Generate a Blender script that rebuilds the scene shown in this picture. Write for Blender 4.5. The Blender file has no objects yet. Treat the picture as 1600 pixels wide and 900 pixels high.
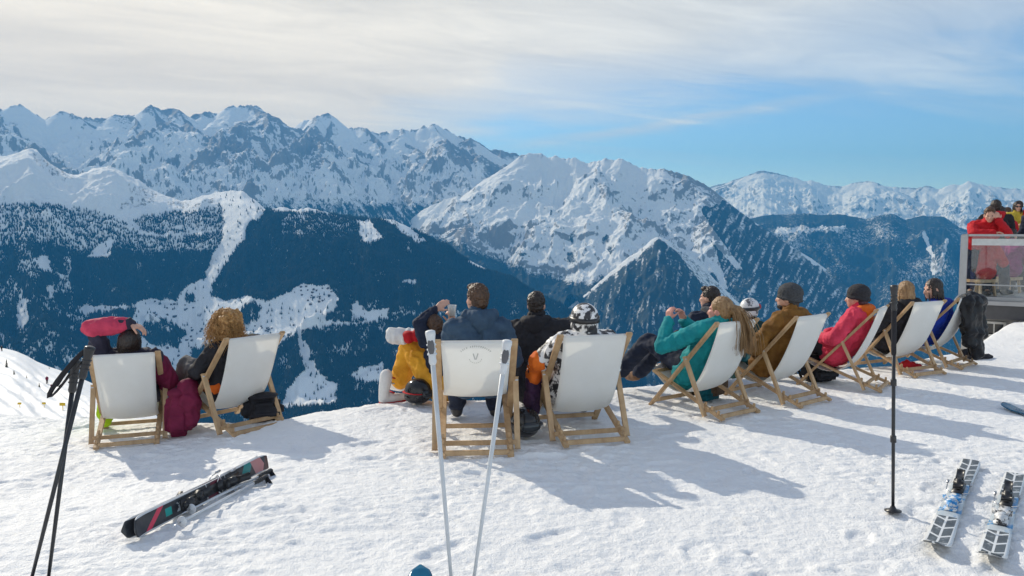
import bpy, bmesh, math, random
import numpy as np
from mathutils import Vector, Matrix, noise as mnoise

R = math.radians
scene = bpy.context.scene
COL = scene.collection
random.seed(7)
RNG = np.random.default_rng(11)

# ------------------------------------------------------------------ camera
PITCH = math.atan(90.0 / 1200.0)            # looking a little down
CAMZ = 1.6
cam_data = bpy.data.cameras.new('camera')
cam_data.lens = 27.0
cam_data.sensor_width = 36.0
cam_data.clip_start = 0.05
cam_data.clip_end = 60000.0
cam = bpy.data.objects.new('camera', cam_data)
cam.location = (0, 0, CAMZ)
cam.rotation_euler = (math.pi / 2 - PITCH, 0, 0)
COL.objects.link(cam)
scene.camera = cam

# ------------------------------------------------------------------ sky and sun
SUN_AZ = -43.0      # degrees from the view direction, negative = left
SUN_EL = 31.0
sd = Vector((math.sin(R(SUN_AZ)) * math.cos(R(SUN_EL)), math.cos(R(SUN_AZ)) * math.cos(R(SUN_EL)), math.sin(R(SUN_EL))))

world = bpy.data.worlds.new('World')
scene.world = world
world.use_nodes = True
nt = world.node_tree
for n in list(nt.nodes):
    nt.nodes.remove(n)

class NG:
    """small helper for writing node trees"""
    def __init__(self, tree):
        self.t = tree
    def n(self, typ, **kw):
        nd = self.t.nodes.new(typ)
        for k, v in kw.items():
            if k == 'ins':
                for kk, vv in v.items():
                    s = nd.inputs[kk]
                    if isinstance(vv, bpy.types.NodeSocket):
                        self.t.links.new(vv, s)
                    else:
                        s.default_value = vv
            else:
                setattr(nd, k, v)
        return nd
    def math(self, op, a, b=None, c=None, clamp=False):
        nd = self.t.nodes.new('ShaderNodeMath')
        nd.operation = op
        nd.use_clamp = clamp
        for i, v in enumerate((a, b, c)):
            if v is None:
                continue
            if isinstance(v, bpy.types.NodeSocket):
                self.t.links.new(v, nd.inputs[i])
            else:
                nd.inputs[i].default_value = v
        return nd.outputs[0]
    def mix(self, fac, a, b):
        nd = self.t.nodes.new('ShaderNodeMix')
        nd.data_type = 'RGBA'
        for s, v in ((nd.inputs[0], fac), (nd.inputs[6], a), (nd.inputs[7], b)):
            if isinstance(v, bpy.types.NodeSocket):
                self.t.links.new(v, s)
            else:
                s.default_value = v if not isinstance(v, tuple) or len(v) == 4 else (*v, 1)
        return nd.outputs[2]
    def ramp(self, fac, stops):
        nd = self.t.nodes.new('ShaderNodeValToRGB')
        cr = nd.color_ramp
        while len(cr.elements) > 1:
            cr.elements.remove(cr.elements[-1])
        for i, (p, c) in enumerate(stops):
            e = cr.elements[0] if i == 0 else cr.elements.new(p)
            e.position = p
            e.color = (c, c, c, 1) if not isinstance(c, tuple) else (*c, 1)
        self.t.links.new(fac, nd.inputs[0])
        return nd.outputs[0]
    def noise(self, vec, scale, detail=4, rough=0.55, dist=0.0):
        nd = self.t.nodes.new('ShaderNodeTexNoise')
        nd.inputs['Scale'].default_value = scale
        nd.inputs['Detail'].default_value = detail
        nd.inputs['Roughness'].default_value = rough
        nd.inputs['Distortion'].default_value = dist
        if vec is not None:
            self.t.links.new(vec, nd.inputs['Vector'])
        return nd.outputs[0]
    def link(self, a, b):
        self.t.links.new(a, b)

g = NG(nt)
SKY_STRENGTH = 0.15
sky = g.n('ShaderNodeTexSky', sky_type='NISHITA', sun_disc=False, sun_elevation=R(SUN_EL), sun_rotation=R(SUN_AZ),
          altitude=2000.0, air_density=1.0, dust_density=0.25, ozone_density=2.2)
tc = g.n('ShaderNodeTexCoord')
sep = g.n('ShaderNodeSeparateXYZ', ins={0: tc.outputs['Generated']})
dx, dy, dz = sep.outputs
zc = g.math('MAXIMUM', g.math('ADD', dz, 0.06), 0.02)
u = g.math('DIVIDE', dx, zc)            # position on a high flat cloud sheet
v = g.math('DIVIDE', dy, zc)
# streaks run from lower left to upper right of the sheet
ang = R(24)
us = g.math('ADD', g.math('MULTIPLY', u, math.cos(ang)), g.math('MULTIPLY', v, math.sin(ang)))
vs = g.math('ADD', g.math('MULTIPLY', u, -math.sin(ang)), g.math('MULTIPLY', v, math.cos(ang)))
cv = g.n('ShaderNodeCombineXYZ', ins={0: g.math('MULTIPLY', us, 0.22), 1: g.math('MULTIPLY', vs, 0.55), 2: 3.7}).outputs[0]
n1 = g.noise(cv, 1.0, 7, 0.56, 0.5)
n2 = g.noise(cv, 4.5, 6, 0.6, 0.8)
# the sheet thins out to the right (east), towards the horizon
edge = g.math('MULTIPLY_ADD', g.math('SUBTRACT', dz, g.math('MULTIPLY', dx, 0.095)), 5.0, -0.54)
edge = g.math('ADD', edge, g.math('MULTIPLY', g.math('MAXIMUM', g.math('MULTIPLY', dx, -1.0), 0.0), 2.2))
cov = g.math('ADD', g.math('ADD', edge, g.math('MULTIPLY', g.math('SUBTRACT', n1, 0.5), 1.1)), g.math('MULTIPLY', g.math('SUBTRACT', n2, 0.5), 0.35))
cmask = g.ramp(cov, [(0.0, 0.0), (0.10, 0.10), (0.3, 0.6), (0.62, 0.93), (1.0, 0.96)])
# a few thin separate wisps below the sheet
wv = g.n('ShaderNodeCombineXYZ', ins={0: g.math('MULTIPLY', us, 0.10), 1: g.math('MULTIPLY', vs, 0.75), 2: 9.1}).outputs[0]
w1 = g.noise(wv, 0.9, 6, 0.55, 0.7)
wmask = g.math('MULTIPLY', g.ramp(w1, [(0.0, 0.0), (0.5, 0.0), (0.72, 0.55), (1, 0.7)]), g.ramp(dz, [(0.0, 0.0), (0.05, 0.3), (0.16, 1.0), (1, 1.0)]))
# one long thin streak low in the east
wn = g.math('MULTIPLY', g.math('SUBTRACT', g.noise(cv, 2.2, 5, 0.6, 0.4), 0.5), 0.030)
wl = g.math('DIVIDE', g.math('SUBTRACT', g.math('SUBTRACT', dz, wn), g.math('MULTIPLY_ADD', dx, 0.145, 0.106)), 0.0085)
wb = g.math('POWER', 2.718, g.math('MULTIPLY', g.math('MULTIPLY', wl, wl), -1.0))
wt = g.math('MULTIPLY', g.ramp(dx, [(0.0, 0.35), (0.12, 1.0), (0.30, 0.8), (0.46, 0.0)]), g.math('MULTIPLY_ADD', n2, 1.2, 0.0))
wmask = g.math('MAXIMUM', wmask, g.math('MULTIPLY', g.math('MULTIPLY', wb, wt), 0.95))
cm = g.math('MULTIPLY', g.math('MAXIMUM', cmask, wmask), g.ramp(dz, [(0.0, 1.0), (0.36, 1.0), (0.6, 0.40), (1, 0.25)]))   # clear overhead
# glow of the cloud towards the sun
sdot = g.math('ADD', g.math('ADD', g.math('MULTIPLY', dx, sd.x), g.math('MULTIPLY', dy, sd.y)), g.math('MULTIPLY', dz, sd.z))
glow = g.ramp(sdot, [(0.0, 0.0), (0.45, 0.12), (0.8, 0.75), (1.0, 1.0)])
tone = g.math('MULTIPLY_ADD', n2, 0.5, 0.75)
ccol = g.mix(glow, (5.4, 5.6, 5.7), (7.5, 6.7, 5.45))
ccol = g.n('ShaderNodeVectorMath', operation='SCALE', ins={0: ccol, 'Scale': g.math('ADD', g.math('MULTIPLY_ADD', g.math('SUBTRACT', n2, 0.5), 0.85, 1.0), g.math('MULTIPLY', g.math('SUBTRACT', n1, 0.5), 0.7))}).outputs[0]
warm = g.ramp(dz, [(0.0, 1.0), (0.12, 0.7), (0.3, 0.0), (1, 0.0)])
ccol = g.mix(g.math('MULTIPLY', warm, g.math('MULTIPLY', glow, 1.0)), ccol, (9.6, 7.7, 5.6))
skyc = g.mix(1.0, sky.outputs[0], sky.outputs[0])
skyh = g.n('ShaderNodeHueSaturation', ins={'Saturation': 1.08, 'Value': 1.15, 'Color': skyc})
SKYCOL = skyh.outputs[0]
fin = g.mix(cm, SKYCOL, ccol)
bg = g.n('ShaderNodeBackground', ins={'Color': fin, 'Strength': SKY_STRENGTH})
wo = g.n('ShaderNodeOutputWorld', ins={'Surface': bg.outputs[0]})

sun_data = bpy.data.lights.new('sun', 'SUN')
sun_data.energy = 3.9
sun_data.angle = R(0.6)
sun_data.color = (1.0, 0.93, 0.815)
sun = bpy.data.objects.new('sun', sun_data)
sun.rotation_euler = (-sd).to_track_quat('-Z', 'Y').to_euler()
sun.location = (-20, 20, 20)
COL.objects.link(sun)

scene.view_settings.view_transform = 'Standard'
scene.view_settings.look = 'None'
scene.view_settings.gamma = 1.0
scene.view_settings.use_curve_mapping = False
scene.view_settings.exposure = 0.02
scene.render.engine = 'CYCLES'
scene.cycles.use_denoising = True
scene.cycles.max_bounces = 6
scene.cycles.volume_bounces = 0
scene.cycles.transparent_max_bounces = 12

# ------------------------------------------------------------------ helpers
def ray(px, py):
    """direction through a pixel of the 1600 x 900 picture"""
    x, y = (px - 800.0) / 1200.0, (450.0 - py) / 1200.0
    c, s = math.cos(PITCH), math.sin(PITCH)
    return Vector((x, c + y * s, y * c - s))

def at_ground(px, py, z=0.0):
    d = ray(px, py)
    t = (z - CAMZ) / d.z
    return Vector((d.x * t, d.y * t, z))

def at_depth(px, py, y):
    d = ray(px, py)
    t = y / d.y
    return Vector((d.x * t, y, CAMZ + d.z * t))

def azel(px, py):
    d = ray(px, py)
    return math.atan2(d.x, d.y), d.z / math.hypot(d.x, d.y)

def np_pix(x, y, z):
    c, s = math.cos(PITCH), math.sin(PITCH)
    zz = z - CAMZ
    f = y * c - zz * s
    up = y * s + zz * c
    return 800 + 1200 * x / f, 450 - 1200 * up / f

def _h(ix, iy, iz, seed):
    h = (ix.astype(np.int64) * 374761393 + iy.astype(np.int64) * 668265263 + iz.astype(np.int64) * 2147483647 + seed * 974711) & 0xffffffff
    h = ((h ^ (h >> 13)) * 1274126177) & 0xffffffff
    h = (h ^ (h >> 16)) & 0xffffffff
    h = (h * 2246822519) & 0xffffffff
    return h ^ (h >> 15)

def gnoise(x, y, seed=0):
    """2-d gradient noise, about -1..1"""
    ix, iy = np.floor(x), np.floor(y)
    fx, fy = x - ix, y - iy
    ux, uy = fx * fx * fx * (fx * (fx * 6 - 15) + 10), fy * fy * fy * (fy * (fy * 6 - 15) + 10)
    z0 = np.zeros_like(ix)
    def gr(ox, oy):
        a = _h(ix + ox, iy + oy, z0, seed) * (2 * np.pi / 4294967296.0)
        return np.cos(a) * (fx - ox) + np.sin(a) * (fy - oy)
    a = gr(0, 0) * (1 - ux) + gr(1, 0) * ux
    b = gr(0, 1) * (1 - ux) + gr(1, 1) * ux
    return (a * (1 - uy) + b * uy) * 1.5

def fbm(x, y, seed=0, oct=5, gain=0.5, lac=2.03):
    s = np.zeros_like(x); amp = 1.0; tot = 0
    for i in range(oct):
        s += amp * gnoise(x, y, seed + i * 17)
        tot += amp; amp *= gain
        x, y = x * lac + 3.1, y * lac + 7.7
    return s / tot

def ridged(x, y, seed=0, oct=5, gain=0.5, lac=2.05):
    s = np.zeros_like(x); amp = 1.0; tot = 0; w = np.ones_like(x)
    for i in range(oct):
        nz = 1.0 - np.abs(gnoise(x, y, seed + i * 31)) * 1.35
        nz = np.clip(nz, 0, 1) ** 2
        s += amp * nz * w
        tot += amp
        w = np.clip(nz * 1.6, 0, 1)
        amp *= gain
        x, y = x * lac + 1.3, y * lac + 4.9
    return s / tot          # 0..1

def sstep(a, b, x):
    t = np.clip((x - a) / (b - a), 0, 1)
    return t * t * (3 - 2 * t)

def in_poly(px, py, poly):
    inside = np.zeros(px.shape, bool)
    n = len(poly)
    for i in range(n):
        x0, y0 = poly[i]; x1, y1 = poly[(i + 1) % n]
        if y0 == y1:
            continue
        c = ((y0 > py) != (y1 > py)) & (px < (x1 - x0) * (py - y0) / (y1 - y0) + x0)
        inside ^= c
    return inside

def grid_mesh(name, X, Y, Z, attrs=None, smooth=True):
    """one mesh from 2-d coordinate arrays"""
    nr, nc = X.shape
    me = bpy.data.meshes.new(name)
    n = nr * nc
    co = np.stack([X, Y, Z], -1).reshape(-1, 3).astype(np.float32)
    me.vertices.add(n)
    me.vertices.foreach_set('co', co.ravel())
    i = np.arange(n).reshape(nr, nc)
    q = np.stack([i[:-1, :-1], i[:-1, 1:], i[1:, 1:], i[1:, :-1]], -1).reshape(-1, 4)
    nf = len(q)
    me.loops.add(nf * 4)
    me.loops.foreach_set('vertex_index', q.ravel().astype(np.int32))
    me.polygons.add(nf)
    me.polygons.foreach_set('loop_start', (np.arange(nf) * 4).astype(np.int32))
    me.polygons.foreach_set('loop_total', np.full(nf, 4, np.int32))
    me.polygons.foreach_set('use_smooth', np.full(nf, smooth, bool))
    for k, a in (attrs or {}).items():
        at = me.attributes.new(k, 'FLOAT', 'POINT')
        at.data.foreach_set('value', a.ravel().astype(np.float32))
    me.update()
    me.validate()
    return me

def link(name, me, mat=None, parent=None):
    o = bpy.data.objects.new(name, me)
    COL.objects.link(o)
    if mat is not None:
        me.materials.clear() if len(me.materials) else None
        me.materials.append(mat)
    if parent is not None:
        o.parent = parent
    return o

def tag(o, label=None, cat=None, group=None, kind=None):
    if label: o['label'] = label
    if cat: o['category'] = cat
    if group: o['group'] = group
    if kind: o['kind'] = kind
    return o

def empty(name, loc=(0, 0, 0), rz=0.0, label=None, cat=None, group=None):
    o = bpy.data.objects.new(name, None)
    o.empty_display_size = 0.1
    o.location = loc
    o.rotation_euler = (0, 0, rz)
    COL.objects.link(o)
    return tag(o, label, cat, group)

def mat_new(name):
    m = bpy.data.materials.new(name)
    m.use_nodes = True
    for n in list(m.node_tree.nodes):
        m.node_tree.nodes.remove(n)
    gg = NG(m.node_tree)
    out = gg.n('ShaderNodeOutputMaterial')
    return m, gg, out

# ------------------------------------------------------------------ mountains
def mountain_material():
    """snow, rock and distant forest; the masks are cover of the ground itself"""
    m, g, out = mat_new('mountain_cover')
    geo = g.n('ShaderNodeNewGeometry')
    pos = geo.outputs['Position']
    rock = g.n('ShaderNodeAttribute', attribute_name='rock').outputs['Fac']
    forest = g.n('ShaderNodeAttribute', attribute_name='forest').outputs['Fac']
    st = g.n('ShaderNodeMapping', ins={'Vector': pos, 'Scale': (1.0, 1.0, 0.42)}).outputs[0]
    nz1 = g.noise(pos, 0.022, 8, 0.7)
    nzs = g.noise(st, 0.055, 9, 0.74, 0.4)
    nz2 = g.noise(pos, 0.006, 4, 0.6)
    rk = g.ramp(g.math('ADD', rock, g.math('MULTIPLY', g.math('MULTIPLY', g.math('SUBTRACT', nzs, 0.5), 2.6), g.math('MULTIPLY_ADD', rock, 1.0, 0.18))), [(0.0, 0.0), (0.44, 0.0), (0.62, 1.0), (1, 1.0)])
    fr = g.ramp(g.math('ADD', forest, g.math('MULTIPLY', g.math('SUBTRACT', nzs, 0.5), 1.7)), [(0.0, 0.0), (0.36, 0.0), (0.60, 1.0), (1, 1.0)])
    rcol = g.mix(nz2, (0.19, 0.185, 0.18), (0.40, 0.385, 0.37))
    fcol = g.mix(nz1, (0.016, 0.028, 0.020), (0.050, 0.058, 0.045))
    snow = g.mix(nz2, (0.84, 0.85, 0.87), (0.90, 0.90, 0.90))
    c = g.mix(rk, snow, rcol)
    c = g.mix(fr, c, fcol)
    b = g.n('ShaderNodeBump', ins={'Strength': 0.7, 'Distance': 12.0, 'Height': nz1})
    p = g.n('ShaderNodeBsdfPrincipled', ins={'Base Color': c, 'Roughness': 0.85, 'Normal': b.outputs[0], 'Specular IOR Level': 0.15})
    g.link(p.outputs[0], out.inputs['Surface'])
    return m
M_MOUNT = mountain_material()

def ridge_network(cx, cy, cz, seed, spacing, lean, length, fall, side_len, s_front):
    """ridge lines of a mountain: the skyline crest and the spurs that branch from it. Rows of x0 y0 z0 x1 y1 z1 steepness"""
    rg = random.Random(seed)
    segs = []
    n = len(cx)
    for i in range(n - 1):
        segs.append((cx[i], cy[i], cz[i], cx[i + 1], cy[i + 1], cz[i + 1], s_front * 1.05))
    d = 0.0; nxt = spacing * 0.4
    tops = []
    for i in range(1, n):
        d += math.hypot(cx[i] - cx[i - 1], cy[i] - cy[i - 1])
        if d >= nxt:
            lo, hi = max(0, i - 6), min(n, i + 7)
            j = max(range(lo, hi), key=lambda k: cz[k])
            if not tops or tops[-1] != j:
                tops.append(j)
            nxt = d + spacing * rg.uniform(0.6, 1.4)
    for j in tops:
        x, y, z = cx[j], cy[j], cz[j]
        toward = math.atan2(-x, -y)
        a = toward + R(rg.gauss(lean, 34))
        L = length * rg.uniform(0.6, 1.2); done = 0; k = 0
        f0 = fall * rg.uniform(0.8, 1.2)
        while done < L:
            st = rg.uniform(90, 200)
            a += R(rg.gauss(0, 13)) - 0.04 * (a - toward - R(lean))
            ff = f0 * rg.choice((0.35, 0.8, 1.1, 1.6)) * (1.35 if k < 2 else 1.0)
            x1, y1, z1 = x + st * math.sin(a), y + st * math.cos(a), z - st * ff
            segs.append((x, y, z, x1, y1, z1, s_front * rg.uniform(0.9, 1.1)))
            if k > 0 and rg.random() < 0.75:
                sg = rg.choice((-1, 1))
                b = a + sg * R(rg.uniform(38, 70))
                xx, yy, zz = x, y, z
                for m in range(rg.randint(2, 5)):
                    s2 = side_len * rg.uniform(0.18, 0.35)
                    b += R(rg.gauss(0, 14))
                    x2, y2, z2 = xx + s2 * math.sin(b), yy + s2 * math.cos(b), zz - s2 * fall * rg.uniform(0.8, 1.9)
                    segs.append((xx, yy, zz, x2, y2, z2, s_front * rg.uniform(0.95, 1.2)))
                    xx, yy, zz = x2, y2, z2
            x, y, z = x1, y1, z1
            done += st; k += 1
    return segs

def network_height(X, Y, AZ, R0, Z0, segs, reach):
    Z = Z0.copy(); D = np.full(X.shape, 1e9)
    az = AZ[0]
    for x0, y0, z0, x1, y1, z1, s in segs:
        a0, a1 = math.atan2(x0, y0), math.atan2(x1, y1)
        m = reach / math.hypot(x0, y0)
        i0, i1 = np.searchsorted(az, [min(a0, a1) - m, max(a0, a1) + m])
        if i1 <= i0:
            continue
        xs, ys = X[:, i0:i1], Y[:, i0:i1]
        ex, ey = x1 - x0, y1 - y0
        tt = np.clip(((xs - x0) * ex + (ys - y0) * ey) / (ex * ex + ey * ey + 1e-9), 0, 1)
        dd = np.hypot(xs - x0 - tt * ex, ys - y0 - tt * ey)
        dc = np.minimum(dd, 900.0)
        h = z0 + tt * (z1 - z0) - s * dd + 0.00016 * s * dc * dc - 0.9 * np.maximum(dd - 900.0, 0)
        Zs, Ds = Z[:, i0:i1], D[:, i0:i1]
        up = h > Zs
        Zs[up] = h[up]; Ds[up] = dd[up]
    return Z, D

def ridge_sheet(name, crest, rc_pts, run, back, profile, seed, amp, wl, az_pad=0.10, ncol=1100, nrow=230, jag=0.0012,
                forest_fn=None, rock_gain=0.3, rock_top=0.6, label_kind='structure', post=None, back_slope=0.55, crest_env=0.10, soft=0, net=None, damp_fn=None):
    """A mountain ridge: crest = profile of the skyline as seen (its own distance rc), from which the slopes fall
    run metres towards the valley in front and back metres behind. profile = [(t, drop)] of the front slope."""
    ae = sorted(azel(px, py) for px, py in crest)
    A = np.array([a for a, e in ae]); E = np.array([e for a, e in ae])
    az = np.linspace(A[0] - az_pad, A[-1] + az_pad, ncol)
    e = np.interp(az, A, E)
    if soft:
        kk = np.exp(-np.linspace(-2, 2, soft) ** 2); kk /= kk.sum()
        e = np.convolve(np.pad(e, soft // 2, mode='edge'), kk, 'valid')[:ncol]
    e = e + jag * (0.7 * fbm(az * 90, az * 0 + seed * 1.7, seed, 5, 0.62) + 1.1 * (ridged(az * 130, az * 0 + seed * 2.3, seed + 2, 4, 0.6) - 0.45))
    ra = np.array([azel(px, 300)[0] for px, r in rc_pts]); rr = np.array([r for px, r in rc_pts], float)
    rc = np.interp(az, ra, rr)
    zc = CAMZ + rc * e
    nb = max(12, nrow // 6)
    tb = np.linspace(-1, 0, nb, endpoint=False)
    tf = np.linspace(0, 1, nrow)
    t = np.concatenate([tb, tf])[:, None]
    AZ = np.repeat(az[None, :], len(t), 0)
    RC = np.repeat(rc[None, :], len(t), 0)
    T = np.repeat(t, ncol, 1)
    Rr = np.where(T < 0, RC - T * back, RC - T * run)
    drop = np.interp(np.clip(T, 0, 1), [p[0] for p in profile], [p[1] for p in profile])
    drop = np.where(T < 0, -T * back * back_slope, drop)
    X, Y = Rr * np.sin(AZ), Rr * np.cos(AZ)
    # spurs and gullies fall away from the crest
    R0 = float(rr.mean())
    uu = AZ * R0 / wl
    vv = np.where(T < 0, 0, T) * run / (wl * 2.6)
    wx = 0.50 * fbm(uu * 0.8, vv * 1.6 + 5, seed + 3, 4)
    wy = 0.45 * fbm(uu * 0.8 + 9, vv * 1.6, seed + 5, 4)
    sp = ridged(uu + wx, vv + wy, seed, 7, 0.50)
    dt = ridged(X / (wl * 0.62) + wx, Y / (wl * 0.62) + wy, seed + 50, 6, 0.52)
    env = crest_env + (1 - crest_env) * sstep(0.0, 0.30, T)
    env = np.where(T < 0, crest_env, env)
    nz = (sp - 0.38) * amp + (dt - 0.35) * amp * 0.75
    Z = np.repeat(zc[None, :], len(t), 0) - drop
    ridge_d = None
    if net is not None:
        st = max(1, ncol // 420)
        cx, cy, cz = (rc * np.sin(az))[::st], (rc * np.cos(az))[::st], zc[::st]
        segs = ridge_network(cx, cy, cz, seed, *net)
        ew = sstep(0.0, 0.12, T)
        WX = X + ew * (150 * fbm(X / 700, Y / 700, seed + 60, 3) + 60 * fbm(X / 190, Y / 190, seed + 61, 4))
        WY = Y + ew * (150 * fbm(X / 700, Y / 700, seed + 62, 3) + 60 * fbm(X / 190, Y / 190, seed + 63, 4))
        Z, ridge_d = network_height(WX, WY, AZ, R0, Z - 60, segs, 1500)
    if damp_fn is not None:
        env = env * (1 - damp_fn(*np_pix(X, Y, Z)))
    nz = np.where(T < 0, -np.abs(nz), nz)
    Z = Z + nz * env
    # slope for rock cover
    gr = np.gradient(Z, axis=0) / np.maximum(1e-6, np.abs(np.gradient(Rr, axis=0)))
    ga = np.gradient(Z, axis=1) / (np.gradient(AZ, axis=1) * Rr)
    slope = np.sqrt(gr ** 2 + ga ** 2)
    PX, PY = np_pix(X, Y, Z)
    # bare rock where it is steepest: a share of the face (rock_gain), more of it near the crest
    strk = fbm(AZ * R0 / 55 + 1.5 * fbm(X / 200, Y / 200, seed + 12, 3), Z / 190, seed + 8, 5, 0.62)
    met = slope / (slope.std() + 1e-6) + 0.85 * strk + 0.6 * fbm(X / 420, Y / 420, seed + 9, 3) + 1.3 * fbm(X / 1100, Y / 1100, seed + 10, 2) + rock_top * np.exp(-np.clip(T, 0, 1) / 0.22)
    if ridge_d is not None:
        met = met + 1.7 * np.exp(-ridge_d / 95.0)
    q0 = np.quantile(met[T >= 0], 1 - rock_gain)
    rock = np.clip(0.5 + (met - q0) * 0.55, 0, 1)
    forest = np.zeros_like(Z) if forest_fn is None else forest_fn(PX, PY, X, Y, Z, slope)
    rock = rock * (forest < 0.45)
    if post is not None:
        Z, rock, forest = post(PX, PY, X, Y, Z, rock, forest)
    me = grid_mesh(name, X, Y, Z, {'rock': rock, 'forest': forest})
    o = link(name, me, M_MOUNT)
    tag(o, kind='structure')
    return o, (az, t[:, 0], X, Y, Z, PX, PY, forest)

L1_CREST = [(-160, 190), (-80, 176), (0, 169.5), (11, 171), (15, 166), (30, 163.7), (40, 168.7), (46, 175), (57, 177.5), (67, 186), (82, 185),
            (94, 173.7), (100, 171), (107, 177.5), (125, 182.5), (140, 183.7), (145, 187), (162, 182.5), (180, 178), (187, 181), (195, 177),
            (205, 177.5), (212, 181), (225, 172.5), (232, 165), (238, 162), (246, 165), (250, 171), (260, 169.5), (270, 169.5), (280, 177.5),
            (297, 185), (304, 177), (320, 175.5), (335, 177.5), (341, 179.5), (352, 172.5), (357, 166), (362, 164.5), (367, 167), (385, 163.7),
            (400, 166), (415, 177.5), (430, 187.5), (446, 202), (457, 201), (470, 191), (482, 187.5), (497, 182.5), (507, 179), (515, 177),
            (522, 185), (530, 194), (540, 200), (555, 201), (562, 200), (572, 205.5), (587, 207.5), (600, 207), (612, 206), (617, 202.5),
            (632, 202), (641, 204), (644, 197), (646, 202.5), (660, 199), (672, 196), (677, 192), (685, 194), (691, 201), (699, 201),
            (704, 207.5), (717, 211), (732, 216), (745, 220), (757, 230), (775, 234), (787, 237.5), (800, 239), (830, 248), (880, 268), (940, 300)]
L2_CREST = [(575, 400), (610, 372), (640, 345), (660, 328), (700, 310), (732, 300), (750, 285), (775, 272), (800, 258), (812, 244), (820, 241), (830, 239),
            (845, 240), (857, 246), (867, 243.7), (877, 247.5), (900, 247.5), (910, 250), (922, 255), (935, 251), (945, 247.5), (960, 250),
            (968, 248), (980, 251), (992, 259), (1010, 265), (1040, 264.5), (1055, 269), (1065, 271), (1075, 275), (1090, 282.5), (1105, 290),
            (1115, 297), (1128, 315), (1145, 330), (1170, 350), (1200, 376), (1250, 411), (1310, 455), (1350, 485), (1420, 540), (1480, 590)]
L2B_CREST = [(780, 560), (840, 525), (900, 470), (950, 430), (975, 407), (1000, 393), (1018, 375), (1029, 369), (1040, 374), (1065, 391), (1088, 408), (1130, 450), (1160, 480), (1230, 540)]
L3_CREST = [(1050, 320), (1090, 300), (1112, 291), (1135, 286), (1150, 280), (1170, 274), (1185, 267.5), (1200, 267.5), (1215, 271), (1232, 275), (1245, 277),
            (1251, 284), (1270, 282), (1287, 289), (1300, 291), (1317, 291), (1337, 286), (1355, 282.5), (1365, 286), (1380, 291), (1400, 292.5),
            (1415, 292.5), (1432, 294), (1445, 290), (1455, 291), (1462, 295), (1477, 294), (1487, 287.5), (1500, 289), (1515, 283), (1530, 287.5),
            (1550, 291), (1570, 294), (1600, 296), (1660, 292), (1740, 300)]
L3B_CREST = [(1080, 390), (1130, 352), (1160, 345), (1200, 337), (1240, 334), (1282, 336), (1320, 336), (1340, 339), (1355, 342), (1375, 336), (1390, 334), (1400, 335), (1413, 344),
             (1430, 340), (1450, 338), (1472, 339), (1486, 347), (1500, 357), (1530, 366), (1580, 372), (1680, 385)]
L4_CREST = [(-150, 246), (-60, 250), (0, 248), (20, 241), (38, 234), (47, 231), (56, 237), (70, 247), (95, 262), (115, 275), (130, 274), (141, 271), (168, 263), (182, 266), (197, 273),
            (222, 287), (240, 300), (262, 309), (290, 314), (310, 310), (343, 302), (375, 303), (398, 312), (415, 326), (440, 326), (460, 325), (500, 329), (545, 336), (575, 340),
            (600, 341), (618, 346), (640, 357), (680, 380), (720, 400), (770, 425), (830, 455), (880, 480), (920, 505), (960, 540), (1000, 580), (1060, 640)]

def forest_l1(PX, PY, X, Y, Z, slope):
    f = sstep(296, 330, PY + 16 * fbm(PX / 22, PY / 16, 111, 4)) * (0.62 + 0.7 * fbm(PX / 7 - PY / 9, PY / 20, 112, 4))
    return np.where(PX > 385, f, 0.0)
ridge_sheet('massif_mountain', L1_CREST, [(-100, 9000), (800, 9600), (950, 9600)], 4100, 1500,
            [(0, 0), (0.08, 330), (0.2, 720), (0.4, 1050), (0.6, 1350), (0.8, 1800), (1, 2600)], 21, 120, 420, forest_fn=forest_l1, ncol=1500, nrow=300, jag=0.0042, rock_gain=0.34, rock_top=0.45, crest_env=0.10, net=(330, -4, 1900, 0.42, 800, 0.80))
ridge_sheet('far_mountain', L3_CREST, [(1000, 14500), (1600, 14500)], 4200, 2000,
            [(0, 0), (0.2, 260), (0.5, 560), (1, 1250)], 33, 130, 600, ncol=900, nrow=160, jag=0.0012, rock_gain=0.14, net=(520, -10, 2600, 0.30, 1100, 0.55))

def forest_l3b(PX, PY, X, Y, Z, slope):
    f = 0.70 + 0.5 * fbm(X / 500, Y / 500, 61, 5, 0.6)
    gul = in_poly(PX + 4 * fbm(PX / 9, PY / 9, 3, 3), PY, [(1440, 362), (1446, 362), (1458, 395), (1468, 425), (1458, 430), (1455, 405)]) | \
        in_poly(PX, PY, [(1478, 372), (1482, 372), (1470, 425), (1466, 420)])
    f = np.where(gul, 0.0, f)
    hi = in_poly(PX + 6 * fbm(PX / 12, PY / 12, 8, 3), PY + 5 * fbm(PX / 12, PY / 12, 9, 3), [(1215, 356), (1320, 352), (1318, 362), (1210, 364)])
    return np.where(hi, f - 0.45, f)
ridge_sheet('blue_hill', L3B_CREST, [(1100, 9000), (1600, 9000)], 2600, 1200,
            [(0, 0), (0.3, 330), (0.7, 820), (1, 1300)], 41, 200, 700, ncol=700, nrow=160, jag=0.0008, soft=15, forest_fn=forest_l3b)

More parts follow.
